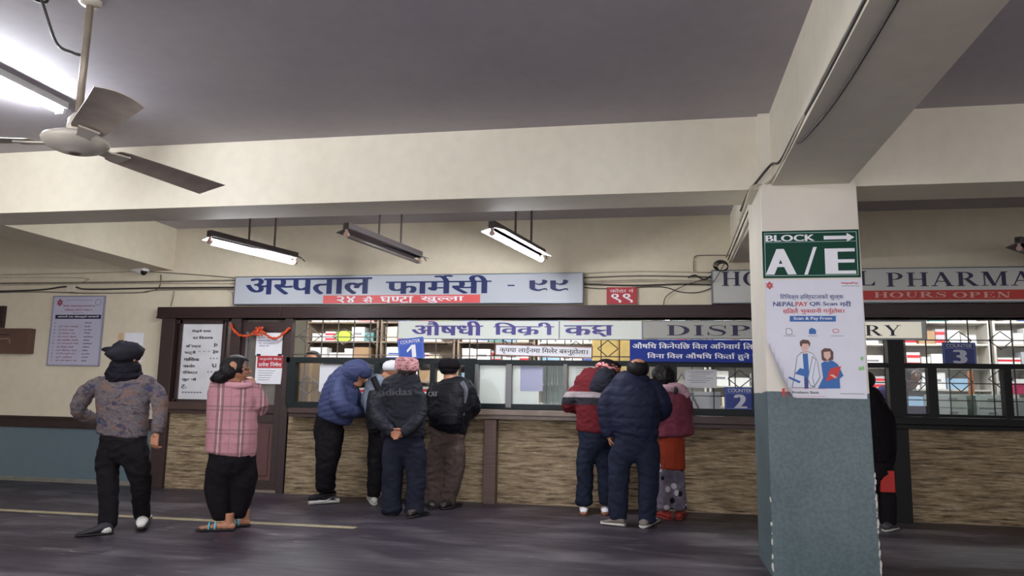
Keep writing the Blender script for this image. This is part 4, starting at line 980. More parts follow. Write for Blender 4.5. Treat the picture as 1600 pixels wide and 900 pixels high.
# junction box, camera
t = thing('junction_box', 'small cream junction box on the cables of the left wall', 'junction box', tuple(PY(110, 456, -.03)))
obj('box', pbox(NB(), 104, 445, 116, 456, -.06, 0, .006), mat('cream_plastic', rgb(214, 206, 186), .4), t); obj('screw', (lambda q: (ell(q, PY(110, 450.5, -.062), (.006, .003, .006), sub=1), q)[1])(NB()), m_alu, t)
p = PY(219, 424, 0); t = thing('security_camera', 'white bullet security camera with dark lens on the left wall', 'security camera', (p.x, 0, p.z))
mw = mat('camera_white', rgb(220, 218, 214), .35)
b = NB(); cyl(b, (p.x, 0, p.z+.02), (p.x, -.05, p.z+.02), .055, n=20); cyl(b, (p.x, -.05, p.z+.02), (p.x+.02, -.16, p.z-.0), .018); obj('mount', b, mw, t, smooth=False)
d = Vector((.93, -.30, -.26)).normalized(); q = Vector((p.x-.02, -.12, p.z+.02)); b = NB(); cyl(b, q, q+d*.24, .052, n=20); obj('camera_body', b, mw, t)
b = NB(); cyl(b, q+d*.235, q+d*.25, .048, n=20); obj('lens', b, mat('lens_black', rgb(14, 14, 18), .1), t)
b = NB(); cyl(b, q+Vector((0, 0, .012)), q+d*.28+Vector((0, 0, .012)), .058, n=20); bmesh.ops.bisect_plane(b, geom=b.verts[:]+b.edges[:]+b.faces[:], plane_co=q+Vector((0, 0, .02)), plane_no=Vector((-.28*d.x, -.28*d.y, -1)).normalized(), clear_outer=True); obj('sun_shield', b, mw, t)

# ================================================================== LAMPS OF THE HALL
def hang_lamp(a, c, z, fr, lit, label, x2=0):
    A, B = PZ(*a, z), PZ(*c, z); d = (B-A).normalized(); L = (B-A).length; s = Vector((0, 0, 1)).cross(d).normalized(); up = Vector((0, 0, 1))
    t = thing('hanging_tube_lamp', label, 'lamp', tuple((A+B)/2), group=None)
    def prism(sec, p, q):
        b = NB(); r0 = [b.verts.new(p+s*u+up*w) for u, w in sec]; r1 = [b.verts.new(q+s*u+up*w) for u, w in sec]; n = len(sec)
        for k in range(n): b.faces.new((r0[k], r0[(k+1) % n], r1[(k+1) % n], r1[k]))
        b.faces.new(r0[::-1]); b.faces.new(r1); bmesh.ops.recalc_face_normals(b, faces=b.faces[:]); return b
    obj('housing', prism([(-.035, .05), (.035, .05), (.035, .12), (-.035, .12)], A, B), m_tin, t)
    o = obj('reflector', prism([(-.125, .026), (-.035, .05), (.035, .05), (.125, .026), (.128, .032), (.037, .062), (-.037, .062), (-.128, .032)], A+d*.02, B-d*.02), m_reflect if lit else mat('unlit_reflector', rgb(92, 86, 82), .4, var=.1), t)  # unlit lamps get a darker reflector colour that stands in for shade
    b = NB(); cyl(b, A+d*.05-up*.012, B-d*.05-up*.012, .021, n=12); obj('tube', b, m_tube_hang if lit else m_tube_off, t, smooth=True)
    for e in (A, B-d*.03):
        b = NB(); cyl(b, e+up*.0, e+d*.035, .026, n=14); cyl(b, e+up*.05+d*.015, e+d*.015, .016, n=10); obj('tube_holder', b, mat('pinkish_holder', rgb(170, 140, 128), .5), t)
    b = NB(); cyl(b, A+up*.085, A+up*.085+d*.07, .03, n=12); obj('starter', b, m_tin, t)
    for f in fr:
        b = NB(); p = A+d*(L*f)+up*.12; cyl(b, p, Vector((p.x, p.y, ZC)), .012, n=8); obj('hanging_rod', b, mat('rod_brown', rgb(92, 80, 74), .5, metal=.4), t)
    b = NB(); wire(b, [B+up*.09, B+up*.07+d*.1, B+d*.16+up*.04], .006); obj('loose_wire', b, m_cable, t)
hang_lamp((326, 377), (462, 410), 2.87, (.42, .72), True, 'lit hanging tube lamp, leftmost of the three above the signs')
hang_lamp((540, 366), (656, 409), 2.87, (.40, .70), False, 'unlit hanging tube lamp in the middle of the row')
hang_lamp((768, 364), (848, 406), 2.87, (.42, .74), True, 'lit hanging tube lamp, rightmost of the three above the signs')
p = PZ(1597, 384, 2.87)
hang_lamp((1592, 388), (1680, 420), 2.87, (.4, .7), False, 'unlit tube lamp cut off by the right edge of the photo')
def ceil_lamp(x, y0, y1, label):
    t = thing('ceiling_tube_lamp', label, 'lamp', (x, (y0+y1)/2, ZC-.1))
    obj('housing', box(NB(), x+.012, y0, ZC-.055, x+.07, y1, ZC, .004), m_reflect, t)
    b = NB(); cyl(b, (x, y0+.03, ZC-.075), (x, y1-.03, ZC-.075), .02, n=12); obj('tube', b, m_tube_on, t, smooth=True)
    for yy in (y0, y1-.03): obj('tube_holder', box(NB(), x-.025, yy, ZC-.1, x+.05, yy+.03, ZC-.02, .004), m_reflect, t)
ceil_lamp(-4.72, -5.75, -4.42, 'lit tube lamp on the ceiling behind the fan')
ceil_lamp(-4.72, -10.3, -9.0, 'lit tube lamp on the ceiling behind the viewer, left')
ceil_lamp(.35, -9.5, -8.2, 'added lit tube lamp, unseen on the ceiling behind the viewer, middle')  # unseen lamp, added to brighten the column front

# ================================================================== CEILING FAN
HX, HY, HZ = PZ(118, 226, 2.68)
t = thing('ceiling_fan', 'cream ceiling fan with three dusty blades hanging near the top left', 'fan', (HX, HY, HZ))
def lathe(prof, c, n=32):
    b = NB(); rings = []
    for r, z in prof: rings.append([b.verts.new((c[0]+r*math.cos(k*2*PI/n), c[1]+r*math.sin(k*2*PI/n), c[2]+z)) for k in range(n)])
    for A, B in zip(rings, rings[1:]):
        for k in range(n): b.faces.new((A[k], A[(k+1) % n], B[(k+1) % n], B[k]))
    b.faces.new(rings[0][::-1]); b.faces.new(rings[-1]); bmesh.ops.recalc_face_normals(b, faces=b.faces[:]); return b
obj('motor_housing', lathe([(.03, -.052), (.055, -.052), (.06, -.048), (.10, -.04), (.15, -.02), (.175, .005), (.18, .02), (.17, .035), (.13, .055), (.07, .07), (.05, .075)], (HX, HY, HZ)), m_fan, t, smooth=True)
obj('bottom_cap', lathe([(.0001, -.056), (.03, -.056), (.034, -.05)], (HX, HY, HZ)), mat('fan_cap_brown', rgb(130, 110, 96), .5), t)
obj('lower_canopy', lathe([(.05, .075), (.056, .1), (.05, .15), (.026, .185), (.02, .19)], (HX, HY, HZ)), m_fan, t, smooth=True)
b = NB(); cyl(b, (HX, HY, HZ+.18), (HX, HY, ZC-.02), .021, n=16); obj('down_rod', b, m_rod, t, smooth=True)
obj('ceiling_canopy', lathe([(.02, -.035), (.05, -.03), (.065, -.015), (.065, 0)], (HX, HY, ZC)), m_fan, t, smooth=True)
for k, (ang, L) in enumerate(((-38, .95), (78, 1.08), (192, .95))):
    a = math.radians(ang); d = Vector((math.cos(a), math.sin(a), 0)); s = Vector((-d.y, d.x, 0)); tilt = math.radians(-10); w = s*math.cos(tilt)+Vector((0, 0, 1))*math.sin(tilt); nrm = d.cross(w)
    c = Vector((HX, HY, HZ+.012)); b = NB()
    prof = [(.25, .075), (.30, .088), (.5, .098), (.75, .108), (L-.02, .118), (L, .112)]; n = 8; rows = []
    for r, hw in prof:
        rows.append([b.verts.new(c+d*(r-(.02*((2*i/n-1)**2) if r == L else 0))+w*(hw*(2*i/n-1))+nrm*(.012*(1-(2*i/n-1)**2))) for i in range(n+1)])
    for A, B in zip(rows, rows[1:]):
        for i in range(n): b.faces.new((A[i], A[i+1], B[i+1], B[i]))
    thicken(b, .003); bl = obj('blade', b, m_blade, t)
    b = NB(); P = [c+d*.13-Vector((0, 0, .0)), c+d*.2, c+d*.3]
    tt = bmesh.new()
    for r0, r1, h0, h1 in ((.12, .2, .05, .035), (.2, .33, .035, .055)):
        v = [tt.verts.new(c+d*rr+w*hh*sg+nrm*lf) for lf in (-.012, -.002) for rr, hh, sg in ((r0, h0, -1), (r0, h0, 1), (r1, h1, 1), (r1, h1, -1))]
        for f in ((0, 1, 2, 3), (7, 6, 5, 4), (0, 4, 5, 1), (1, 5, 6, 2), (2, 6, 7, 3), (3, 7, 4, 0)): tt.faces.new([v[i] for i in f])
    bmesh.ops.recalc_face_normals(tt, faces=tt.faces[:]); join(b, tt); obj('blade_bracket', b, m_fan, bl)
b = NB(); ct = Vector((HX, HY, ZC-.16))
p0 = PZ(62, -6, ZC-.02); p1 = Vector((HX-.03, HY, ZC-.34))
wire(b, smoothpath([p0+Vector((.05, .0, 0)), p0+Vector((0, .05, -.01)), p0+Vector((-.03, 0, -.02)), p0+Vector((.03, -.02, -.03)), p0.lerp(p1, .45)-Vector((0, 0, .12)), p1.lerp(p0, .18)-Vector((0, 0, .05)), p1], 6), .009)
solo('fan_wire', b, m_cable, 'black wire looping from the ceiling to the fan rod', 'cable', smooth=True)
# ================================================================== PEOPLE
def fabric(name, c, rough=.85, var=.12, sc=6, bump=.25, bs=45, sheen=.0):
    return mat(name, c, rough, spec=.18, var=var, scale=sc, bump=bump, bscale=bs, sheen=sheen)
def camo_mat():
    t = NT('camouflage_cloth', .85)
    v = t.map((16, 16, 24)); n1 = t.noise(1, v, 5, .8); n2 = t.noise(1.0, t.map((6, 6, 9), (5, 3, 8)), 5, 1.0); n3 = t.noise(1.0, t.map((7, 7, 12), (15, 13, 1)), 5, .8)
    c = t.ramp(n1, [(.38, rgb(98, 90, 94)), (.46, rgb(82, 76, 78)), (.54, rgb(110, 100, 100)), (.62, rgb(68, 60, 66))])
    c = t.mix(t.ramp(n2, [(.55, (0, 0, 0, 1)), (.61, (.7, .7, .7, 1))]), c, rgb(116, 88, 76)); c = t.mix(t.ramp(n3, [(.6, (0, 0, 0, 1)), (.64, (.85, .85, .85, 1))]), c, rgb(42, 46, 74))
    t.color(c); t.bump(t.noise(30, detail=4), .25); return t.m
def plaid_mat():
    t = NT('pink_plaid_cloth', .85); x, y, z = t.sep(); c = rgb(182, 130, 136)
    u = t.math('FRACT', t.math('MULTIPLY', t.math('ADD', x, t.math('MULTIPLY', y, .8)), 4.2)); v = t.math('FRACT', t.math('MULTIPLY', z, 4.6))
    g = rgb(112, 92, 92)
    for q, lo, hi, col, k in ((u, .10, .20, g, .75), (u, .30, .40, g, .75), (u, .235, .255, rgb(240, 214, 212), .8), (v, .1, .16, g, .6), (v, .26, .32, g, .6), (u, .7, .73, g, .4), (v, .7, .73, g, .35)):
        c = t.mix(t.math('MULTIPLY', t.band(q, lo, hi), k), c, col)
    t.color(c); t.bump(t.noise(20, detail=4), .3); return t.m
def stripe_mat(bz):
    t = NT('striped_knit', .85); z = t.sep()[2]; c = rgb(100, 25, 33)
    for lo, hi, col in bz: c = t.mix(t.band(z, lo, hi), c, col)
    t.color(c); t.bump(t.noise(60, detail=3), .3); return t.m
def pat_mat():
    t = NT('patterned_pyjama_cloth', .9)
    vo = t.N.new('ShaderNodeTexVoronoi'); vo.inputs['Scale'].default_value = 11; t.L.new(t.o, vo.inputs['Vector'])
    c = t.ramp(t.noise(18), [(.4, rgb(102, 94, 110)), (.6, rgb(122, 114, 128))])
    r = t.ramp(vo.outputs['Distance'], [(.3, (1, 1, 1, 1)), (.38, (0, 0, 0, 1))]); hue = t.N.new('ShaderNodeSeparateColor'); t.L.new(vo.outputs['Color'], hue.inputs[0])
    spot = t.ramp(hue.outputs[0], [(.0, rgb(24, 22, 28)), (.5, rgb(206, 200, 206))], True)
    t.color(t.mix(r, c, spot)); return t.m
def topi_mat():
    t = NT('pink_woven_cap_cloth', .85)
    t.color(t.ramp(t.noise(34, t.map((1, 1, 1.4)), 3, .5), [(.42, rgb(150, 92, 100)), (.5, rgb(206, 152, 154)), (.6, rgb(214, 164, 162))])); return t.m

class Fig:
    """a person: everything is given where it shows in the photo plus a depth, and becomes solid geometry there"""
    def __init__(s, name, label, Y, foot, group=None):
        s.Y = Y; p = PZ(*foot); s.base = Vector((p.x, Y, 0)); s.root = thing(name, label, 'person', s.base, group)
        s.k = (PY(foot[0], 650, Y)-CAM).dot(FW)/F_PX
    def P(s, px, py, d=0.0): return PY(px, py, s.Y+d)
    def tube(s, bm, pts, seg=14, sub=3, capk=.55):
        """pts: (px, py, depth, half width px[, half depth m])"""
        pw = []
        for q in pts:
            a = q[3]*s.k; b_ = q[4] if len(q) > 4 else a/1.22; c = s.P(*q[:3]); pw.append((c.x, c.y, c.z, a, b_))
        n = len(pw); dense = []
        def cr(i, t):
            p0, p1, p2, p3 = pw[max(0, i-1)], pw[i], pw[i+1], pw[min(n-1, i+2)]
            return [.5*((2*b)+(c-a)*t+(2*a-5*b+4*c-d)*t*t+(3*b-a-3*c+d)*t**3) for a, b, c, d in zip(p0, p1, p2, p3)]
        for i in range(n-1):
            for j in range(sub): dense.append(cr(i, j/sub))
        dense.append(list(pw[-1]))
        # rounded ends
        def tan(i): return (Vector(dense[min(len(dense)-1, i+1)][:3])-Vector(dense[max(0, i-1)][:3])).normalized()
        t0, t1 = tan(0), tan(len(dense)-1); out = []
        r0 = min(dense[0][3:5]); r1 = min(dense[-1][3:5])
        for f, g in ((1.0, .25), (.8, .62), (.45, .9)):
            c = Vector(dense[0][:3])-t0*(r0*capk*f); out.append([c.x, c.y, c.z, dense[0][3]*g, dense[0][4]*g])
        out += dense
        for f, g in ((.45, .9), (.8, .62), (1.0, .25)):
            c = Vector(dense[-1][:3])+t1*(r1*capk*f); out.append([c.x, c.y, c.z, dense[-1][3]*g, dense[-1][4]*g])
        rings = []
        for i, q in enumerate(out):
            a = Vector(out[max(0, i-1)][:3]); b_ = Vector(out[min(len(out)-1, i+1)][:3]); t = (b_-a)
            t = t.normalized() if t.length > 1e-6 else Vector((0, 0, 1))
            sd = t.cross(Vector((0, 1, 0)))
            if sd.length < .35: sd = Vector((1, 0, 0))-t*t.x
            sd.normalize(); dp = sd.cross(t).normalized(); c = Vector(q[:3])
            if rings and sd.dot(prev) < 0: sd = -sd; dp = -dp
            prev = sd
            rings.append([bm.verts.new(c+sd*(q[3]*math.cos(k*2*PI/seg))+dp*(q[4]*math.sin(k*2*PI/seg))) for k in range(seg)])
        for A, B in zip(rings, rings[1:]):
            for k in range(seg): bm.faces.new((A[k], A[(k+1) % seg], B[(k+1) % seg], B[k]))
        bm.faces.new(rings[0][::-1]); bm.faces.new(rings[-1])
    def put(s, name, bm, m, parent=None, smooth=True, label=None):
        o = obj(name, bm, m, parent or s.root, smooth=smooth)
        if label: o['label'] = label
        return o

def fuse(bm, vox=.011, it=4, disp=None):
    """unites overlapping closed shapes into one smooth skin; disp(co, normal) -> offset along the normal"""
    bmesh.ops.recalc_face_normals(bm, faces=bm.faces[:])
    me = bpy.data.meshes.new('f'); bm.to_mesh(me); bm.free(); o = bpy.data.objects.new('f', me); COL.objects.link(o)
    r = o.modifiers.new('r', 'REMESH'); r.mode = 'VOXEL'; r.voxel_size = vox; r.adaptivity = 0
    sm = o.modifiers.new('s', 'SMOOTH'); sm.factor = .5; sm.iterations = it
    dg = bpy.context.evaluated_depsgraph_get(); dg.update(); res = bpy.data.meshes.new_from_object(o.evaluated_get(dg))
    bpy.data.objects.remove(o); bpy.data.meshes.remove(me)
    if disp:
        ns = [v.normal.copy() for v in res.vertices]; cs = [v.co.copy() for v in res.vertices]
        for v, n, c in zip(res.vertices, ns, cs): v.co = c+n*disp(c, n)
    return res
def wrinkle(amp=.010, f=9, zs=1.0, seed=0):
    off = Vector((seed*3.7, seed*1.3, seed))
    def d(c, n):
        p = Vector((c.x*f*.8, c.y*f*.8, c.z*f*zs))+off
        q = Vector((p.x*1.5+p.z*.5, p.y*1.5, p.z*1.9-p.x*.4))                  # folds: sharp valleys between soft swells
        return amp*(.9*noise.noise(p)+1.5*(.28-abs(noise.noise(q+off)))+.9*(.25-abs(noise.noise(q*2.1+off*2)))*(.6+noise.noise(p*.7)))
    return d
def puffer(sp=.085, amp=.011, seed=0, slope=0.0):
    w = wrinkle(.006, 9, 1, seed)
    def d(c, n):
        z = c.z+slope*c.x+.012*noise.noise(c*6); return amp*(abs(math.sin(PI*z/sp))**.55-.6)*(1-abs(n.z)*.6)+w(c, n)
    return d

def head(f, bm, px, py, d, R, yaw, pitch=0.0, sx=1.33):
    """head centre in the photo, half height R in metres, yaw: 0 looks away from the hall (+Y), 90 looks right"""
    c = f.P(px, py, d); rot = Matrix.Rotation(-math.radians(yaw), 3, 'Z') @ Matrix.Rotation(math.radians(pitch), 3, 'X')
    def e(o, r, sub=3):
        ell(bm, c+Matrix.Diagonal((sx, 1, 1)) @ (rot @ Vector(o))*R, (r[0]*R*sx, r[1]*R*1.0, r[2]*R), rot, sub)
    e((0, -.10, .18), (.66, .78, .80)); e((0, .12, -.15), (.56, .62, .74)); e((0, .34, -.66), (.30, .30, .26))            # skull, face, chin
    e((0, .42, -.42), (.40, .30, .30))
    e((0, .80, -.08), (.10, .14, .22), 2); e((0, .88, -.2), (.13, .13, .10), 2)                                          # nose
    e((0, .68, -.46), (.22, .10, .07), 2); e((0, .68, .16), (.42, .14, .08), 2)                                          # lips, brow
    for s_ in (-1, 1): e((s_*.64, .0, -.06), (.07, .14, .22), 2); e((s_*.30, .60, -.20), (.16, .14, .12), 2)              # ears, cheeks
    return c, rot, R, sx
def eyes(f, H):
    c, rot, R, sx = H
    for s_ in (-1, 1):
        b = NB(); ell(b, c+rot @ Vector((s_*.27*R*sx, .66*R, .02*R)), (.1*R, .06*R, .07*R), rot, 2); f.put('eye', b, mat('eye_dark', rgb(36, 28, 26), .2))
def hand(bm, w, d, n, size=1.0, curl=.5, thumb=1, spread=.12):
    """w wrist, d pointing direction, n palm normal (fingers curl towards it)"""
    w = Vector(w); d = Vector(d).normalized(); n = (Vector(n)-d*Vector(n).dot(d)).normalized(); s_ = d.cross(n)*thumb
    def chain(pts, rs):
        for (a, b_), (ra, rb) in zip(zip(pts, pts[1:]), zip(rs, rs[1:])):
            cyl(bm, a, b_, ra, rb, n=8); ell(bm, b_, (rb, rb, rb), sub=1)
    for k in range(4):
        o = (k-1.5)*.021*size; cyl(bm, w+s_*o*.55, w+d*.088*size+s_*o, .0145*size, .0125*size, n=8)
    cyl(bm, w-d*.03, w+d*.02, .024*size, .025*size, n=10)
    for k, L in enumerate((.066, .08, .075, .058)):
        o = (1.5-k)*.021*size; p = w+d*.086*size+s_*o; dd = (d+s_*(spread*(1.5-k)*.5)).normalized(); P = [p]; a = 0
        for seg in (.42, .33, .25):
            a += curl*.8; v = dd*math.cos(a)+n*math.sin(a); P.append(P[-1]+v*L*seg*size)
        chain(P, [.0100*size, .0095*size, .0088*size, .0076*size])
    p = w+d*.022*size+s_*.030*size; v1 = (d*.65+s_*.7+n*.3).normalized(); v2 = (d*.9+s_*.25+n*.35*(1+curl)).normalized()
    chain([p, p+v1*.038*size, p+v1*.038*size+v2*.03*size, p+v1*.038*size+v2*.056*size], [.0135*size, .0118*size, .0105*size, .009*size])
def shoe(f, heel, toe, w, h, mu, ms, name='shoe', sole=.024, z=0.0, ankle=None, label=None, extra=None):
    """heel, toe: floor points of the photo; w half width, h instep height in metres"""
    a = PZ(*heel); b_ = PZ(*toe); a.z = b_.z = z; d = (b_-a); L = d.length; d.normalize(); s_ = Vector((-d.y, d.x, 0)); bm = NB(); sm_ = NB()
    prof = [(0, .55, .62), (.06, .8, .86), (.2, .9, 1.0), (.38, .84, .92), (.55, .92, .68), (.75, 1.0, .48), (.9, .84, .38), (.98, .5, .28), (1.0, .28, .2)]
    def loft(bm, top, z0, k, flat=False):
        rings = []
        for u, ww, hh in prof:
            c = a+d*(L*(u if u > 0 else .0)); r = []
            for i in range(16):
                t = i*2*PI/16; x = math.cos(t)*w*ww*k; zz = (math.sin(t)*.5+.5); zz = zz**.8
                r.append(bm.verts.new(c+s_*x*(1-.25*max(0, math.sin(t)) if not flat else 1)+Vector((0, 0, z0+(top if flat else h*hh-z0)*zz))))
            rings.append(r)
        for A, B in zip(rings, rings[1:]):
            for i in range(16): bm.faces.new((A[i], A[(i+1) % 16], B[(i+1) % 16], B[i]))
        bm.faces.new(rings[0][::-1]); bm.faces.new(rings[-1]); bmesh.ops.recalc_face_normals(bm, faces=bm.faces[:])
    loft(bm, h, sole*.6, 1.0); o = f.put(name, bm, mu, label=label)
    loft(sm_, sole, 0.0, 1.08, True); f.put('sole', sm_, ms, o)
    if extra: extra(o, a, d, s_, L)
    return o
def shrink(pts, k): return [(q[0], q[1], q[2], q[3]*k)+((q[4]*k,) if len(q) > 4 else ()) for q in pts]
def build(f, torso, arms, legs, m_top, m_leg, hd, skin=None, dtop=None, dleg=None, vox=.012, sleeve=None, hands=(), hoodneck=True, topname='jacket', legname='trousers', it=4, handvox=None, toplabel=None):
    tc = torso[1][0]                                    # sleeves start inside the shoulders
    arms = [[(a[0][0]+(tc-a[0][0])*.38, a[0][1]-2, a[0][2], a[0][3]*.8), (a[0][0]+(tc-a[0][0])*.1, a[0][1]+1, a[0][2], a[0][3]*.88)]+list(a[1:]) for a in arms]
    legs = [[(q[0], q[1], q[2], q[3]*(.93 if (j < 2 and i == 0) else 1))+((q[4]*.92,) if len(q) > 4 else ()) for j, q in enumerate(l)] for i, l in enumerate(legs)]
    b = NB(); H = head(f, b, *hd)
    c = f.P(*hd[:3]); f.tube(b, shrink(torso, .72)); t0 = torso[0]
    p = f.P(*t0[:3]); cyl(b, c-Vector((0, 0, hd[3]*.4)), p+Vector((0, 0, .0)), .062, .08, n=14)
    for a in arms: f.tube(b, shrink(a, .66), 10)
    for l in legs: f.tube(b, shrink(l, .66), 10)
    for h_ in hands: hand(b, *h_[:3], **h_[3])
    body = f.put('body', fuse(b, handvox or (.0065 if hands else .009), 2), skin or m_skin)
    b = NB(); f.tube(b, torso, 22, capk=.2)
    for a in arms: f.tube(b, a, 14)
    top = f.put(topname, fuse(b, vox, it, dtop or wrinkle()), m_top, label=toplabel)
    b = NB()
    for l in legs: f.tube(b, l, 16)
    leg = f.put(legname, fuse(b, vox, it, dleg or wrinkle(.012, 7, .9, 5)), m_leg)
    return body, top, leg, H
def hairpiece(f, H, m=m_hair, k=1.0, low=-.15, bald=0.0, name='hair', back=.0, sub=4, seed=1, face=.42):
    """hair shell over the skull: covers all but the face; bald>0 leaves the crown bare"""
    c, rot, R, sx = H; t = bmesh.new(); bmesh.ops.create_icosphere(t, subdivisions=sub, radius=1); kill = []
    for v in t.verts:
        p = v.co.copy(); q = Vector((p.x*.71, p.y*.84-.10, p.z*.86+.16))
        if (p.y > face and p.z < .55) or p.z*.86+.16 < low-.25*max(0, -p.y)+(.25 if p.y > .1 else 0) or (bald and (p.z > bald and p.y > -.62)): kill.append(v)
        r = 1.02*k+.02*noise.noise(p*7+Vector((seed, 0, 0))); q = Vector((q.x*r, q.y*r, q.z*r)); v.co = c+Matrix.Diagonal((sx, 1, 1)) @ (rot @ q)*R
    bmesh.ops.delete(t, geom=kill, context='VERTS'); thicken(t, .008); return f.put(name, t, m)
def ring_shape(f, H, secs, m, name, disp=None, n=26, seed=0, tilt=0.0, parent=None, label=None):
    """cap-like lathe round the head: secs of (height/R, rx/R, ry/R, yoff/R)"""
    c, rot, R, sx = H; b = NB(); rings = []; R2 = Matrix.Rotation(tilt, 3, 'Y')
    for z, rx, ry, yo in secs:
        r = []
        for k in range(n):
            a = k*2*PI/n; p = R2 @ Vector((rx*math.cos(a)*sx, 0, 0))+Vector((0, 0, 0)); v = rot @ Vector((rx*math.cos(a), ry*math.sin(a)+yo, z)); v.x *= sx; v = R2 @ v
            w = 1+(disp*noise.noise(Vector((math.cos(a)*1.6, math.sin(a)*1.6, z*3+seed))) if disp else 0); r.append(b.verts.new(c+v*R*w))
        rings.append(r)
    for A, B in zip(rings, rings[1:]):
        for k in range(n): b.faces.new((A[k], A[(k+1) % n], B[(k+1) % n], B[k]))
    b.faces.new(rings[0][::-1]); b.faces.new(rings[-1]); bmesh.ops.recalc_face_normals(b, faces=b.faces[:])
    return f.put(name, b, m, parent, label=label)
def patch(f, pts, w, d, m, name, parent, thick=.012, sub=3):
    """strap or band laid over the figure: (px, py) path, half width px"""
    b = NB(); f.tube(b, [(q[0], q[1], q[2] if len(q) > 2 else d, w, thick) for q in pts], 10, sub); return f.put(name, b, m, parent)

m_blackc = fabric('black_cloth', rgb(19, 16, 20)); m_blackj = fabric('black_nylon', rgb(24, 24, 30), .5, bump=.15)
m_navyc = fabric('dark_navy_denim', rgb(29, 32, 46), .8); m_jean = fabric('blue_black_jeans', rgb(28, 34, 50), .85)
m_soleW = mat('white_rubber', rgb(214, 212, 204), .6); m_soleD = mat('dark_rubber', rgb(40, 36, 36), .7)

# --- man in camouflage shirt, walking, left of all
f = Fig('person', 'man in camouflage shirt, black cap and neck scarf walking at the left', -3.1, (190, 834))
build(f, [(194, 588, 0, 22, .07), (193, 596, 0, 46, .10), (192, 620, 0, 47, .13), (192, 650, 0, 43, .13), (191, 672, 0, 42, .135), (190, 680, 0, 42, .14)],
      [[(146, 600, 0, 13), (132, 618, .02, 15), (121, 640, .02, 12.5), (133, 650, .1, 12), (150, 657, .2, 10)], [(238, 599, 0, 14), (248, 622, 0, 13.5), (250, 648, -.02, 11.5), (245, 674, -.06, 10)]],
      [[(192, 676, 0, 40, .13), (191, 694, 0, 42, .14), (172, 712, 0, 24, .11), (169, 745, 0, 17), (170, 785, -.03, 15), (167, 822, -.06, 14)], [(205, 694, 0, 26, .11), (213, 715, 0, 22, .11), (219, 750, .05, 17), (220, 785, .14, 14), (222, 806, .2, 13)]],
      camo_mat(), m_blackc, (197, 560, -.02, .125, 12, -5), hands=[(f.P(244, 678, -.06), (-.1, -.05, -1), (.2, 1, 0), dict(curl=.9, size=1.12, thumb=-1))], topname='camouflage_shirt', dtop=wrinkle(.009, 8, 1.6, 1), toplabel='camouflage shirt with a few navy patches')
H = (f.P(197, 558, -.02), Matrix.Rotation(-math.radians(12), 3, 'Z'), .128, 1.33)
hairpiece(f, H, low=-.6)
hb_ = ring_shape(f, H, [(-.28, .66, .72, -.12), (-.2, .78, .84, -.1), (.0, .86, .93, -.07), (.2, .97, 1.0, -.05), (.5, 1.0, 1.04, -.06), (.75, .86, .92, -.08), (.98, .64, .7, -.1), (1.12, .35, .4, -.1), (1.15, .1, .1, -.1)], fabric('worn_black_cap_cloth', rgb(36, 35, 42), .8), 'black_cap', disp=.22, seed=2, tilt=-.08)
b = NB(); f.tube(b, [(176, 548, -.02, 7, .05), (165, 546, -.02, 4, .04), (162, 547, 0, 2, .02)], 10); f.put('cap_flap', fuse(b, .008, 3), m_blackj, hb_)
b = NB()
for k, (y_, r_) in enumerate(((571, 22), (578, 27), (584, 30))): f.tube(b, [(194+(-1)**k*1.5, y_-6, -.01, r_*.8, .10), (194, y_, -.01, r_, .125), (195, y_+3, 0, r_*.93, .12)], 18)
f.put('scarf', fuse(b, .01, 2, wrinkle(.014, 12, 2.2, 3)), fabric('black_knit', rgb(24, 22, 30), .9))
def two_tone(o, a, d, s_, L):
    b = NB(); c = a+d*L*.2; ell(b, c+Vector((0, 0, .045)), (.06, .055, .045)); f.put('shoe_heel_panel', b, m_soleW, o)
shoe(f, (176, 834), (117, 839), .058, .105, mat('black_white_canvas', rgb(40, 38, 42), .7), m_soleD, label='black and white slip on shoe', extra=two_tone)
shoe(f, (219, 833), (229, 812), .058, .10, m_soleW, m_soleD, z=.03, label='white shoe lifted at the heel')

# --- woman in pink plaid shirt
f = Fig('person', 'woman in pink plaid shirt with low black hair bun, hand raised to her mouth', -2.74, (352, 829))
pl = plaid_mat()
build(f, [(366, 596, 0, 20, .07), (362, 603, 0, 38, .11), (362, 630, 0, 41, .145), (362, 660, 0, 41, .15), (362, 690, 0, 42, .16), (360, 708, 0, 41, .16)],
      [[(335, 610, 0, 13), (334, 640, .06, 12), (350, 662, .24, 10), (376, 640, .32, 8)], [(393, 606, .02, 14), (404, 626, .06, 14), (408, 640, .06, 12), (404, 620, .16, 11), (400, 604, .2, 9)]],
      [[(361, 700, 0, 39, .15), (361, 716, 0, 40, .155), (345, 740, 0, 26, .13), (341, 770, 0, 21, .11), (344, 795, 0, 16), (345, 808, 0, 14)], [(372, 720, .03, 30, .13), (380, 745, .05, 23, .12), (377, 775, .08, 18), (370, 803, .1, 14)]],
      pl, m_blackc, (370, 577, 0, .122, 62, -4), hands=[(f.P(399, 604, .2), (-.55, -.1, .8), (-.5, .1, -.3), dict(curl=.7, size=1.05))], topname='plaid_shirt', legname='trousers', dtop=wrinkle(.008, 7, .8, 4), dleg=wrinkle(.010, 7, .6, 7))
H = (f.P(370, 577, 0), Matrix.Rotation(-math.radians(62), 3, 'Z') @ Matrix.Rotation(math.radians(-4), 3, 'X'), .122, 1.33)
hair = hairpiece(f, H, low=-.9, k=1.1, face=.5); eyes(f, H)
b = NB(); ell(b, f.P(345, 589, -.1), (.085, .07, .062)); ell(b, f.P(356, 581, -.08), (.085, .08, .075)); ell(b, f.P(335, 592, -.1), (.04, .045, .035)); f.put('hair_bun', fuse(b, .008, 2, wrinkle(.006, 30, 1, 2)), m_hair, hair)
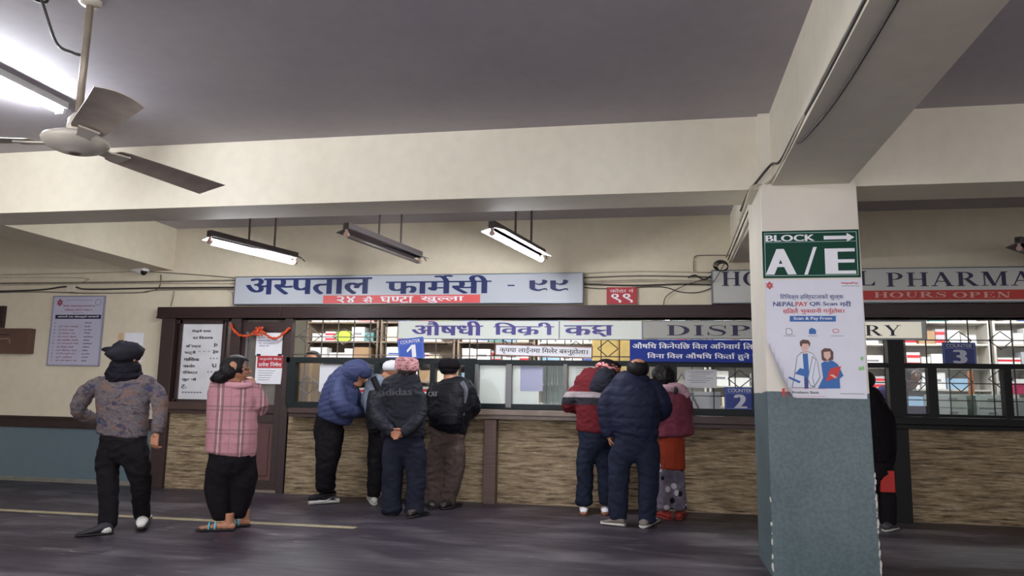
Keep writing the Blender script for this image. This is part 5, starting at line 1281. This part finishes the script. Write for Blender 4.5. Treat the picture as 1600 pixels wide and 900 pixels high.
b = NB(); f.tube(b, [(347, 600, -.06, 4, .018), (356, 601, -.10, 4.5, .018), (370, 602, -.115, 5, .018), (384, 602, -.08, 4.5, .018), (392, 601, -.03, 4, .018)], 10); f.put('shirt_collar', fuse(b, .008, 2), mat('pale_pink_cloth', rgb(206, 150, 158), .8))
msand = mat('turquoise_strap', rgb(86, 176, 196), .5, var=.2, scale=40)
for (h_, t_, up) in (((364, 829), (309, 830), (352, 822)), ((386, 822), (352, 825), (372, 815))):
    b = NB(); a = PZ(*h_); c = PZ(*t_); d = (c-a); L = d.length; d.normalize(); s_ = Vector((-d.y, d.x, 0))
    for u in range(9):
        u /= 8; ell(b, a+d*L*(.1+.8*u)+Vector((0, 0, .013)), (.065, .045+.012*math.sin(u*PI), .012), sub=2)
    so = f.put('sandal', fuse(b, .008, 2), m_soleD, label='turquoise strapped sandal'); b = NB()
    for u, hh in ((.08, .035), (.25, .045), (.45, .036), (.65, .026), (.82, .018)): ell(b, a+d*L*u+Vector((0, 0, .022+hh*.6)), (.05, .036, hh), sub=2)
    for k in range(5): ell(b, a+d*L*(.93-.02*abs(k-1))+s_*(k-2)*.017+Vector((0, 0, .03)), (.026, .010, .011), sub=2)
    g = PZ(*up); ank = a+d*L*.12; cyl(b, ank+Vector((0, 0, .03)), ank+Vector((0, 0, .16)), .036, .042)
    f.put('foot', fuse(b, .0065, 2), m_skin); b = NB()
    for u in (.5, .68): P = [a+d*L*u+s_*(.052*math.cos(q*PI/8))+Vector((0, 0, .02+.055*math.sin(q*PI/8))) for q in range(9)]; wire(b, P, .010, 6)
    f.put('strap', b, msand, so)

# --- man in blue hooded puffer, leaning to the right onto the counter
f = Fig('person', 'man in blue quilted jacket with hood up leaning on the first counter', -.72, (510, 788))
mp = fabric('blue_quilted_nylon', rgb(63, 71, 106), .6, var=.08, bump=.12); 
build(f, [(556, 598, .02, 16, .08), (540, 592, 0, 23, .12), (532, 612, 0, 29, .16), (527, 636, 0, 31, .165), (521, 656, 0, 28, .16)],
      [[(530, 602, -.13, 12), (528, 625, -.2, 14), (540, 641, -.18, 13), (560, 644, .1, 11), (575, 640, .3, 8)], [(545, 602, .13, 14), (555, 622, .2, 13), (570, 640, .35, 9)]],
      [[(516, 652, 0, 25, .14), (513, 672, 0, 25, .14), (512, 700, -.06, 20, .11), (509, 732, -.08, 15.5), (504, 764, -.09, 12)], [(517, 672, .08, 23, .12), (517, 700, .1, 18), (513, 730, .1, 14), (513, 762, .1, 11)]],
      mp, m_blackc, (562, 583, 0, .118, 70, -45), dtop=puffer(.066, .008, 2, -.25), topname='puffer_jacket', hands=[(f.P(574, 641, .26), (.8, .6, .0), (0, 0, -1), dict(curl=.5))], toplabel='blue quilted jacket with horizontal seams')
b = NB(); f.tube(b, [(538, 592, 0, 16, .10), (548, 582, 0, 18, .125), (560, 580, 0, 19, .135), (569, 582, 0, 15.5, .12), (571, 586, .0, 10, .09)], 18)
f.put('hood', fuse(b, .010, 4, wrinkle(.006, 10, 1.5, 6)), mp)
def sw(o, a, d, s_, L):
    b = NB(); P = [a+d*L*u+s_*(-.056)+Vector((0, 0, z)) for u, z in ((.28, .052), (.36, .04), (.48, .045), (.66, .066))]; wire(b, P, .006, 5); f.put('shoe_mark', b, m_wlet, o)
shoe(f, (482, 789), (530, 786), .055, .125, m_blackj, m_soleW, label='black trainer with thick white sole', sole=.055, extra=sw)
shoe(f, (500, 776), (537, 773), .055, .11, m_blackj, m_soleD, label='black trainer further back', sole=.03)

# --- person in pale blue hoodie and white cap behind the man in the pink cap
f = Fig('person', 'person in pale grey blue hoodie and white cap with dark backpack, half hidden', -.62, (590, 787))
mh = fabric('pale_grey_blue_fleece', rgb(134, 144, 160), .85)
build(f, [(602, 592, 0, 18, .08), (598, 602, 0, 28, .11), (596, 625, 0, 29, .13), (598, 655, 0, 26, .13), (598, 672, 0, 24, .12)],
      [[(578, 606, .0, 11), (573, 628, .05, 11), (578, 640, .25, 9)], [(620, 606, 0, 12), (626, 632, .1, 11), (622, 642, .3, 8)]],
      [[(596, 668, 0, 22, .12), (594, 690, 0, 21, .12), (586, 715, -.02, 13), (586, 745, -.03, 11.5), (584, 774, -.03, 10)], [(604, 690, .04, 20, .11), (604, 720, .06, 13), (606, 750, .1, 11), (606, 776, .12, 10)]],
      mh, m_blackc, (613, 580, .02, .112, 0, -10), topname='hoodie', hands=[(f.P(580, 641, .25), (.1, 1, 0), (0, 0, -1), dict(curl=.4))])
H = (f.P(613, 577, .02), Matrix.Rotation(-math.radians(0), 3, 'Z'), .112, 1.33); ring_shape(f, H, [(-.15, .74, .86, -.05), (.2, .82, .92, -.05), (.55, .78, .86, -.05), (.85, .55, .6, -.05), (1.0, .15, .15, -.05)], m_wlet, 'white_cap')
hairpiece(f, H, low=-.7, k=.93)
b = NB(); f.tube(b, [(590, 612, -.14, 14, .05), (588, 640, -.17, 17, .08), (588, 664, -.16, 16, .08), (590, 672, -.15, 12, .06)], 16); bp_ = f.put('backpack', fuse(b, .01, 3, wrinkle(.007, 10, 1, 8)), m_blackj)
patch(f, [(583, 590, -.10), (588, 602, -.12), (594, 614, -.13)], 5, 0, m_blackj, 'backpack_strap', bp_)
shoe(f, (585, 790), (578, 778), .05, .1, mat('grey_white_shoe', rgb(186, 184, 178), .6), m_soleW, label='pale trainer')
shoe(f, (606, 790), (606, 778), .05, .1, mat('grey_white_shoe', rgb(186, 184, 178), .6), m_soleW, label='pale trainer')

# --- man in pink woven cap, hands clasped behind the back
f = Fig('person', 'man in pink woven cap and black jacket with hands clasped behind his back', -1.37, (630, 804))
mj = fabric('black_blue_jacket', rgb(29, 30, 39), .6, var=.1)
build(f, [(637, 586, 0, 17, .08), (634, 597, 0, 30, .10), (629, 612, 0, 38, .13), (629, 645, 0, 36, .145), (630, 670, 0, 36, .15), (630, 682, 0, 36, .15)],
      [[(602, 612, 0, 13), (592, 634, -.04, 12.5), (590, 648, -.1, 12), (601, 664, -.2, 10.5), (612, 676, -.25, 8.5)], [(655, 612, 0, 10.5), (658, 634, -.04, 10.5), (655, 650, -.1, 10), (642, 667, -.2, 10), (630, 677, -.25, 8)]],
      [[(630, 668, 0, 34, .14), (630, 690, 0, 35, .14), (615, 712, 0, 19, .11), (614, 745, 0, 16.5), (611, 775, 0, 16), (612, 797, 0, 17)], [(644, 700, 0, 22, .12), (649, 720, 0, 17.5, .11), (650, 750, 0, 16), (648, 780, 0, 15), (647, 800, 0, 15)]],
      mj, m_navyc, (638, 576, 0, .118, 12, 6), hands=[(f.P(611, 675, -.26), (.85, -.1, -.42), (.1, -1, .2), dict(curl=.7, size=1.0, thumb=-1)), (f.P(632, 676, -.25), (-.85, -.1, -.3), (0, -1, 0), dict(curl=.6, size=1.0))], dtop=wrinkle(.009, 8, 1.2, 9), skin=m_skin, handvox=.006)
b = NB(); f.tube(b, [(638, 587, 0, 19, .075), (637, 594, 0, 22, .085)], 16); f.put('jacket_collar', fuse(b, .009, 2), mj)
H = (f.P(638, 577, 0), Matrix.Rotation(-math.radians(12), 3, 'Z') @ Matrix.Rotation(math.radians(6), 3, 'X'), .12, 1.33)
hairpiece(f, H, mat('grey_black_hair', rgb(60, 54, 54), .6), low=-.3)
H2 = (f.P(636, 576, -.01), H[1], .12, 1.33); ring_shape(f, H2, [(-.12, .80, .9, -.08), (.0, .86, .96, -.08), (.45, .84, .93, -.08), (.85, .78, .85, -.12), (1.02, .66, .7, -.15), (1.06, .3, .3, -.15)], topi_mat(), 'woven_cap', disp=.05, tilt=.1)
j = [o for o in f.root.children if o.name.startswith('jacket') and 'collar' not in o.name][0]
pletters(f, _txt('adidas'), 601, 608, 651, 622, -1.37-.185, mat('dark_grey_print', rgb(84, 84, 92), .5), bold=.06, name='chest_print') if False else None
_b = _txt('adidas'); embolden(_b, .06); _x = bounds(_b)
for v in _b.verts:
    u = (v.co.x-_x[0])/(_x[1]-_x[0]); w = (v.co.y-_x[2])/(_x[3]-_x[2]); p = f.P(601+50*u, 619-2*u-11*w, 0); v.co = Vector((p.x, -1.37-.172+.07*abs(u-.55)**1.6, p.z))
o = f.put('back_print', _b, mat('dark_grey_print', rgb(58, 58, 66), .5), smooth=False)
mdk = mat('dark_leather', rgb(40, 36, 36), .4)
shoe(f, (613, 806), (602, 792), .055, .1, mdk, m_soleD, label='dark shoe'); shoe(f, (638, 810), (668, 803), .055, .1, mdk, m_soleD, label='dark shoe')

# --- man with black backpack
f = Fig('person', 'man in dark cap and brown trousers with black backpack at counter one', -.68, (692, 795))
build(f, [(703, 592, 0, 18, .08), (705, 603, 0, 34, .11), (707, 625, 0, 36, .14), (702, 655, 0, 32, .145), (698, 672, 0, 31, .145)],
      [[(676, 608, 0, 12), (672, 635, .05, 12), (680, 652, .25, 9)], [(732, 608, 0, 13.5), (738, 628, .03, 12.5), (738, 642, .1, 11), (728, 648, .32, 9)]],
      [[(697, 662, 0, 31, .14), (697, 686, 0, 31, .14), (681, 712, 0, 17, .11), (679, 745, 0, 15.5), (676, 772, 0, 14.5), (674, 787, 0, 14)], [(708, 700, 0, 20, .12), (710, 725, .02, 17), (704, 755, .04, 16), (697, 780, .04, 15.5), (697, 788, .04, 15)]],
      fabric('black_bomber', rgb(22, 23, 29), .5), fabric('brown_trouser_cloth', rgb(84, 70, 66), .85), (702, 577, 0, .118, 8, 0), hands=[(f.P(729, 648, .3), (-.2, 1, .0), (0, 0, -1), dict(curl=.5))])
H = (f.P(702, 577, 0), Matrix.Rotation(-math.radians(8), 3, 'Z'), .12, 1.33); hairpiece(f, H, low=-.4); ring_shape(f, (H[0]+Vector((0, 0, .01)), H[1], .12, 1.33), [(-.05, .8, .92, -.05), (.2, .86, .97, -.05), (.6, .86, .95, -.05), (.9, .6, .7, -.05), (1.0, .15, .15, -.05)], m_blackc, 'dark_cap', disp=.06)
b = NB(); f.tube(b, [(698, 602, -.16, 24, .05), (697, 614, -.19, 28, .08), (697, 645, -.22, 28, .10), (698, 662, -.2, 26, .09), (698, 670, -.18, 20, .06)], 20)
bp_ = f.put('backpack', fuse(b, .01, 3, wrinkle(.009, 9, 1, 3)), fabric('black_pack_nylon', rgb(20, 19, 25), .55))
b = NB(); f.tube(b, [(700, 648, -.30, 15, .03), (700, 662, -.29, 15, .03)], 14); f.put('pack_pocket', fuse(b, .008, 3), m_blackj, bp_)
patch(f, [(721, 598, -.08), (727, 610, -.12), (724, 630, -.15)], 4.5, 0, mat('shiny_grey_strap', rgb(80, 82, 90), .35), 'backpack_strap', bp_)
patch(f, [(724, 645, -.2), (719, 658, -.24), (712, 667, -.24)], 2.5, 0, mat('shiny_grey_strap', rgb(80, 82, 90), .35), 'buckle_strap', bp_, .006)
patch(f, [(680, 598, -.08), (677, 612, -.12)], 4.5, 0, m_blackj, 'backpack_strap', bp_)
_b = _txt('CAT'); embolden(_b, .1); _x = bounds(_b)
for v in _b.verts:
    u = (v.co.x-_x[0])/(_x[1]-_x[0]); w = (v.co.y-_x[2])/(_x[3]-_x[2]); p = f.P(680+15*u, 619.5-7*w, 0); v.co = Vector((p.x, -.68-.285-.022*u, p.z))
f.put('pack_print', _b, mat('pale_grey_print', rgb(190, 190, 194), .5), bp_, smooth=False)
b = NB(); ell(b, f.P(696, 673, -.15), (.1, .03, .022)); f.put('belt_bag_edge', fuse(b, .008, 2, wrinkle(.006, 20, 1, 5)), mat('grey_cloth', rgb(120, 116, 116), .8))
shoe(f, (676, 797), (668, 786), .055, .1, mdk, m_soleD, label='dark brown shoe'); shoe(f, (690, 797), (720, 789), .055, .1, mdk, m_soleD, label='dark brown shoe pointing right')

# --- man in red striped hoodie
f = Fig('person', 'man in red hoodie with white and black stripes leaning at the middle windows', -.66, (925, 803))
zb = f.base.z; zw0, zw1, zk0 = f.P(910, 621).z, f.P(910, 612).z, f.P(910, 632).z
build(f, [(940, 592, .05, 20, .09), (930, 601, .02, 33, .12), (930, 622, 0, 34, .14), (930, 650, 0, 30, .145), (929, 674, 0, 28, .14)],
      [[(903, 608, .0, 13), (892, 624, .0, 13), (890, 634, .04, 12.5), (905, 640, .3, 9)], [(958, 606, .06, 12), (966, 630, .1, 12), (955, 642, .3, 9)]],
      [[(929, 668, 0, 27, .135), (928, 690, 0, 27, .14), (915, 715, 0, 14.5, .1), (914, 745, 0, 13.5), (913, 770, 0, 13), (913, 785, 0, 14)], [(938, 700, .02, 17, .11), (945, 730, .03, 13), (946, 760, .04, 12), (947, 785, .04, 11)]],
      stripe_mat([(zw0, zw1, rgb(166, 156, 156)), (zk0, zw0, rgb(40, 38, 46))]), m_jean, (950, 580, .1, .115, 30, -30), topname='striped_hoodie', hands=[(f.P(904, 640, .3), (.3, 1, 0), (0, 0, -1), dict(curl=.5))])
b = NB(); f.tube(b, [(931, 594, -.02, 15, .07), (936, 600, -.06, 24, .09), (940, 606, -.08, 22, .07), (942, 611, -.08, 13, .05)], 16); f.tube(b, [(926, 596, .0, 10, .07), (946, 589, .02, 16, .10), (960, 594, .04, 9, .07)], 16)
f.put('dark_hood', fuse(b, .01, 3, wrinkle(.009, 11, 1.5, 4)), fabric('charcoal_jersey', rgb(40, 42, 52), .9))
H = (f.P(949, 579, .1), Matrix.Rotation(-math.radians(30), 3, 'Z') @ Matrix.Rotation(math.radians(-25), 3, 'X'), .12, 1.33)
tb = NT('red_white_band_cloth', .8); tb.color(tb.ramp(tb.noise(9, tb.map((1, 1, 3)), 2, 1.2), [(.42, rgb(30, 26, 30)), (.47, rgb(190, 56, 56)), (.54, rgb(220, 206, 206)), (.6, rgb(190, 56, 56))], True))
ring_shape(f, H, [(-.55, .7, .8, -.05), (-.2, .84, .94, -.05), (.2, .88, .98, -.05), (.45, .85, .95, -.05), (.5, .6, .6, -.05)], tb.m, 'patterned_band', disp=.05)
ring_shape(f, H, [(.4, .86, .96, -.05), (.6, .88, .96, -.05), (.85, .66, .74, -.05), (1.0, .2, .2, -.05)], m_blackc, 'black_cap_crown', disp=.05)
mo = mat('tan_gum_sole', rgb(166, 100, 66), .6)
shoe(f, (912, 806), (913, 794), .055, .095, m_wlet, mo, label='white trainer with tan sole', sole=.04); shoe(f, (945, 806), (946, 795), .052, .095, m_wlet, mo, label='white trainer with tan sole', sole=.04)

# --- large man in navy puffer jacket
f = Fig('person', 'balding man in navy quilted jacket standing at counter two', -1.34, (988, 822))
mn = fabric('navy_quilted_nylon', rgb(27, 31, 53), .6, var=.06, bump=.12)
build(f, [(996, 588, 0, 20, .09), (993, 597, 0, 36, .12), (992, 620, 0, 43, .155), (991, 650, 0, 41, .17), (990, 673, 0, 38, .165), (989, 680, 0, 37, .16)],
      [[(958, 606, 0, 14), (949, 628, 0, 15), (947, 650, -.02, 13), (950, 680, -.02, 10)], [(1026, 606, 0, 15), (1035, 628, 0, 14), (1036, 642, .06, 13), (1020, 655, .22, 10)]],
      [[(990, 668, 0, 37, .155), (990, 690, 0, 38, .16), (970, 716, 0, 20, .12), (967, 750, 0, 16.5), (966, 785, 0, 15), (966, 808, 0, 15)], [(1006, 700, 0, 24, .13), (1012, 722, 0, 18.5, .12), (1013, 755, 0, 15.5), (1012, 790, 0, 14), (1012, 812, 0, 14)]],
      mn, fabric('navy_trouser_cloth', rgb(32, 36, 54), .85), (997, 578, 0, .122, 5, 10), dtop=puffer(.11, .008, 5), hands=[(f.P(951, 682, -.02), (.2, .3, -1), (.9, .2, 0), dict(curl=.8, size=.95))], topname='puffer_jacket', skin=m_skin)
b = NB(); f.tube(b, [(997, 589, 0, 19, .085), (996, 597, 0, 24, .10)], 16); f.put('jacket_collar', fuse(b, .009, 2), mn)
H = (f.P(997, 578, 0), Matrix.Rotation(-math.radians(5), 3, 'Z') @ Matrix.Rotation(math.radians(10), 3, 'X'), .122, 1.33)
hairpiece(f, H, low=-.75, bald=.72)
mg2 = mat('grey_suede_shoe', rgb(122, 114, 106), .8)
shoe(f, (977, 823), (939, 819), .06, .105, mg2, m_soleW, label='grey shoe with pale sole', sole=.034); shoe(f, (1004, 826), (1026, 814), .06, .1, mg2, m_soleW, label='grey shoe with pale sole', sole=.034)

# --- woman in pink shawl and orange red kurta
f = Fig('person', 'woman in pink shawl, orange red tunic and patterned trousers by the column side', -.78, (1046, 812))
ms = fabric('dusty_pink_wool', rgb(120, 58, 74), .95, var=.15, sc=12); ms2 = fabric('pale_pink_wool', rgb(206, 168, 180), .95)
build(f, [(1042, 604, 0, 18, .09), (1044, 612, 0, 30, .12), (1050, 640, 0, 30, .15), (1052, 670, 0, 31, .15), (1053, 680, 0, 31, .15)],
      [[(1022, 615, 0, 11), (1022, 640, .1, 10), (1034, 650, .3, 8)], [(1068, 615, 0, 12), (1072, 640, .05, 12), (1068, 655, .2, 10)]],
      [[(1042, 726, 0, 20, .11), (1037, 745, 0, 13.5), (1037, 770, 0, 13), (1037, 792, 0, 12.5)], [(1052, 728, .02, 16, .1), (1057, 745, .03, 13), (1059, 770, .03, 12.5), (1060, 792, .03, 12)]],
      ms, pat_mat(), (1036, 588, .02, .115, 8, -6), topname='shawl', legname='patterned_trousers', dtop=wrinkle(.012, 7, .6, 2), hands=[(f.P(1034, 650, .3), (.1, 1, 0), (0, 0, -1), dict(curl=.5))])
b = NB(); f.tube(b, [(1049, 668, 0, 20, .12), (1049, 700, 0, 20, .125), (1049, 732, 0, 21, .13)], 18, capk=.1); f.put('tunic', fuse(b, .01, 3, wrinkle(.008, 9, .4, 6)), fabric('orange_red_cloth', rgb(150, 58, 36), .85, var=.1))
b = NB(); f.tube(b, [(1028, 606, -.08, 7, .04), (1046, 606, -.11, 8, .04), (1062, 608, -.08, 9, .04), (1072, 618, -.04, 8, .05)], 12); f.put('pale_collar', fuse(b, .009, 3, wrinkle(.008, 12, 1, 3)), ms2)
b = NB(); ell(b, f.P(1056, 610, -.16), (.024, .018, .042)); f.put('dark_tassel', b, m_ink)
H = (f.P(1036, 588, .02), Matrix.Rotation(-math.radians(8), 3, 'Z'), .115, 1.33); hp = hairpiece(f, H, low=-.6, k=1.12)
b = NB(); ell(b, f.P(1037, 590, -.04), (.125, .11, .13)); ell(b, f.P(1040, 600, -.06), (.09, .06, .07)); f.put('hair_mass', fuse(b, .01, 2, wrinkle(.014, 16, .6, 2)), m_hair, hp)
mrs = mat('brick_red_slipper', rgb(160, 56, 48), .7)
shoe(f, (1046, 813), (1024, 805), .058, .10, mrs, mrs, label='brick red slipper'); shoe(f, (1060, 813), (1066, 801), .058, .10, mrs, mrs, label='brick red slipper')

# --- person mostly hidden by the column, red bag in hand
f = Fig('person', 'dark clothed person mostly hidden behind the column at counter three', -.8, (1380, 829))
build(f, [(1352, 604, 0, 17, .08), (1352, 617, 0, 24, .11), (1358, 645, 0, 28, .14), (1364, 690, 0, 28, .14), (1366, 720, 0, 26, .14)],
      [[(1372, 626, 0, 11), (1386, 650, 0, 10), (1392, 685, 0, 9), (1390, 726, -.02, 8)], [(1338, 612, 0, 11), (1338, 650, .1, 10), (1350, 680, .2, 8)]],
      [[(1366, 715, 0, 26, .13), (1368, 735, 0, 26, .13), (1352, 770, 0, 14), (1352, 815, 0, 12)], [(1380, 740, 0, 18, .11), (1386, 770, 0, 13), (1387, 816, 0, 12)]],
      m_blackc, fabric('black_trousers', rgb(26, 22, 26)), (1350, 596, 0, .115, 0, 0), hands=[(f.P(1391, 727, -.02), (.0, -.1, -1), (-1, 0, 0), dict(curl=.9))], topname='long_coat')
hairpiece(f, (f.P(1350, 596, 0), Matrix.Identity(3), .115, 1.33), low=-.5)
shoe(f, (1383, 831), (1400, 826), .055, .1, mat('grey_black_shoe', rgb(60, 58, 60), .6), m_soleW, label='dark shoe with pale sole edge')
shoe(f, (1352, 828), (1352, 818), .055, .1, mdk, m_soleD, label='dark shoe')
x0, z0, x1, z1 = RECT(1374, 735, 1397, 769, -.86); b = NB(); box(b, x0, -.90, z0, x1, -.82, z1, .012)
t = thing('red_bag', 'small red bag held by the person behind the column', 'bag', ((x0+x1)/2, -.86, z0)); obj('bag_body', b, mat('red_bag_cloth', rgb(196, 50, 44), .7), t)
b = NB(); xm = (x0+x1)/2; wire(b, [(xm-.05, -.86, z1-.01), (xm-.03, -.86, z1+.05), (xm+.03, -.86, z1+.05), (xm+.05, -.86, z1-.01)], .006); obj('bag_handle', b, m_redd, t)

# --- pharmacist inside, bent over the counter
f = Fig('person', 'pharmacist with face mask bent over papers inside counter three', .78, (1420, 790))
build(f, [(1398, 612, 0, 14, .08), (1390, 622, 0, 24, .12), (1388, 650, 0, 26, .14), (1388, 690, 0, 24, .14)],
      [[(1404, 625, -.12, 9), (1415, 642, -.2, 8), (1432, 645, -.2, 6.5)], [(1380, 628, .1, 9), (1392, 655, .05, 8), (1420, 650, 0, 6)]],
      [[(1388, 690, 0, 22, .12), (1388, 720, 0, 20, .11), (1386, 790, 0, 12)], [(1396, 720, 0, 16), (1398, 790, 0, 11)]],
      fabric('violet_navy_cloth', rgb(58, 54, 92)), m_blackc, (1421, 592, -.1, .135, 62, -52), skin=m_skind, topname='shirt', hands=[(f.P(1432, 645, -.2), (1, -.1, -.1), (0, 0, -1), dict(curl=.5))])
H = (f.P(1421, 592, -.1), Matrix.Rotation(-math.radians(62), 3, 'Z') @ Matrix.Rotation(math.radians(-52), 3, 'X'), .135, 1.2); hairpiece(f, H, low=-.5, k=1.05); eyes(f, H)
b = NB(); c, rot, R, sx = H; ell(b, c+rot @ Vector((0, .55*R, -.45*R)), (.45*R, .38*R, .36*R), rot); f.put('face_mask', b, mat('mask_cloth', rgb(92, 86, 96), .8))
b = NB(); P = [c+rot @ Vector((.72*R*sx*math.cos(a), .8*R*math.sin(a)-.05, .2*R-.5*R*math.sin(a))) for a in [i*PI/10 for i in range(11)]]; wire(b, P, .004); f.put('mask_strap', b, m_white)
# --- staff member seen over the top rail behind the first counter
f = Fig('person', 'black haired staff member standing behind the first counter, top of head showing', .95, (487, 780))
build(f, [(487, 582, 0, 13, .08), (487, 594, 0, 27, .11), (487, 640, 0, 27, .13), (487, 680, 0, 25, .13)],
      [[(464, 602, 0, 9), (460, 640, 0, 9), (470, 662, -.2, 7)], [(510, 602, 0, 9), (514, 640, 0, 9), (505, 662, -.2, 7)]],
      [[(487, 680, 0, 24, .12), (478, 720, 0, 14), (478, 775, 0, 11)], [(496, 700, 0, 15), (496, 775, 0, 11)]],
      fabric('pale_shirt_cloth', rgb(150, 150, 160)), m_blackc, (487, 563, 0, .118, 190, 0), topname='shirt')
hairpiece(f, (f.P(487, 562, 0), Matrix.Rotation(-math.radians(190), 3, 'Z'), .12, 1.33), low=-.3, k=1.08)
# --- seated clerk behind the narrow filmed pane
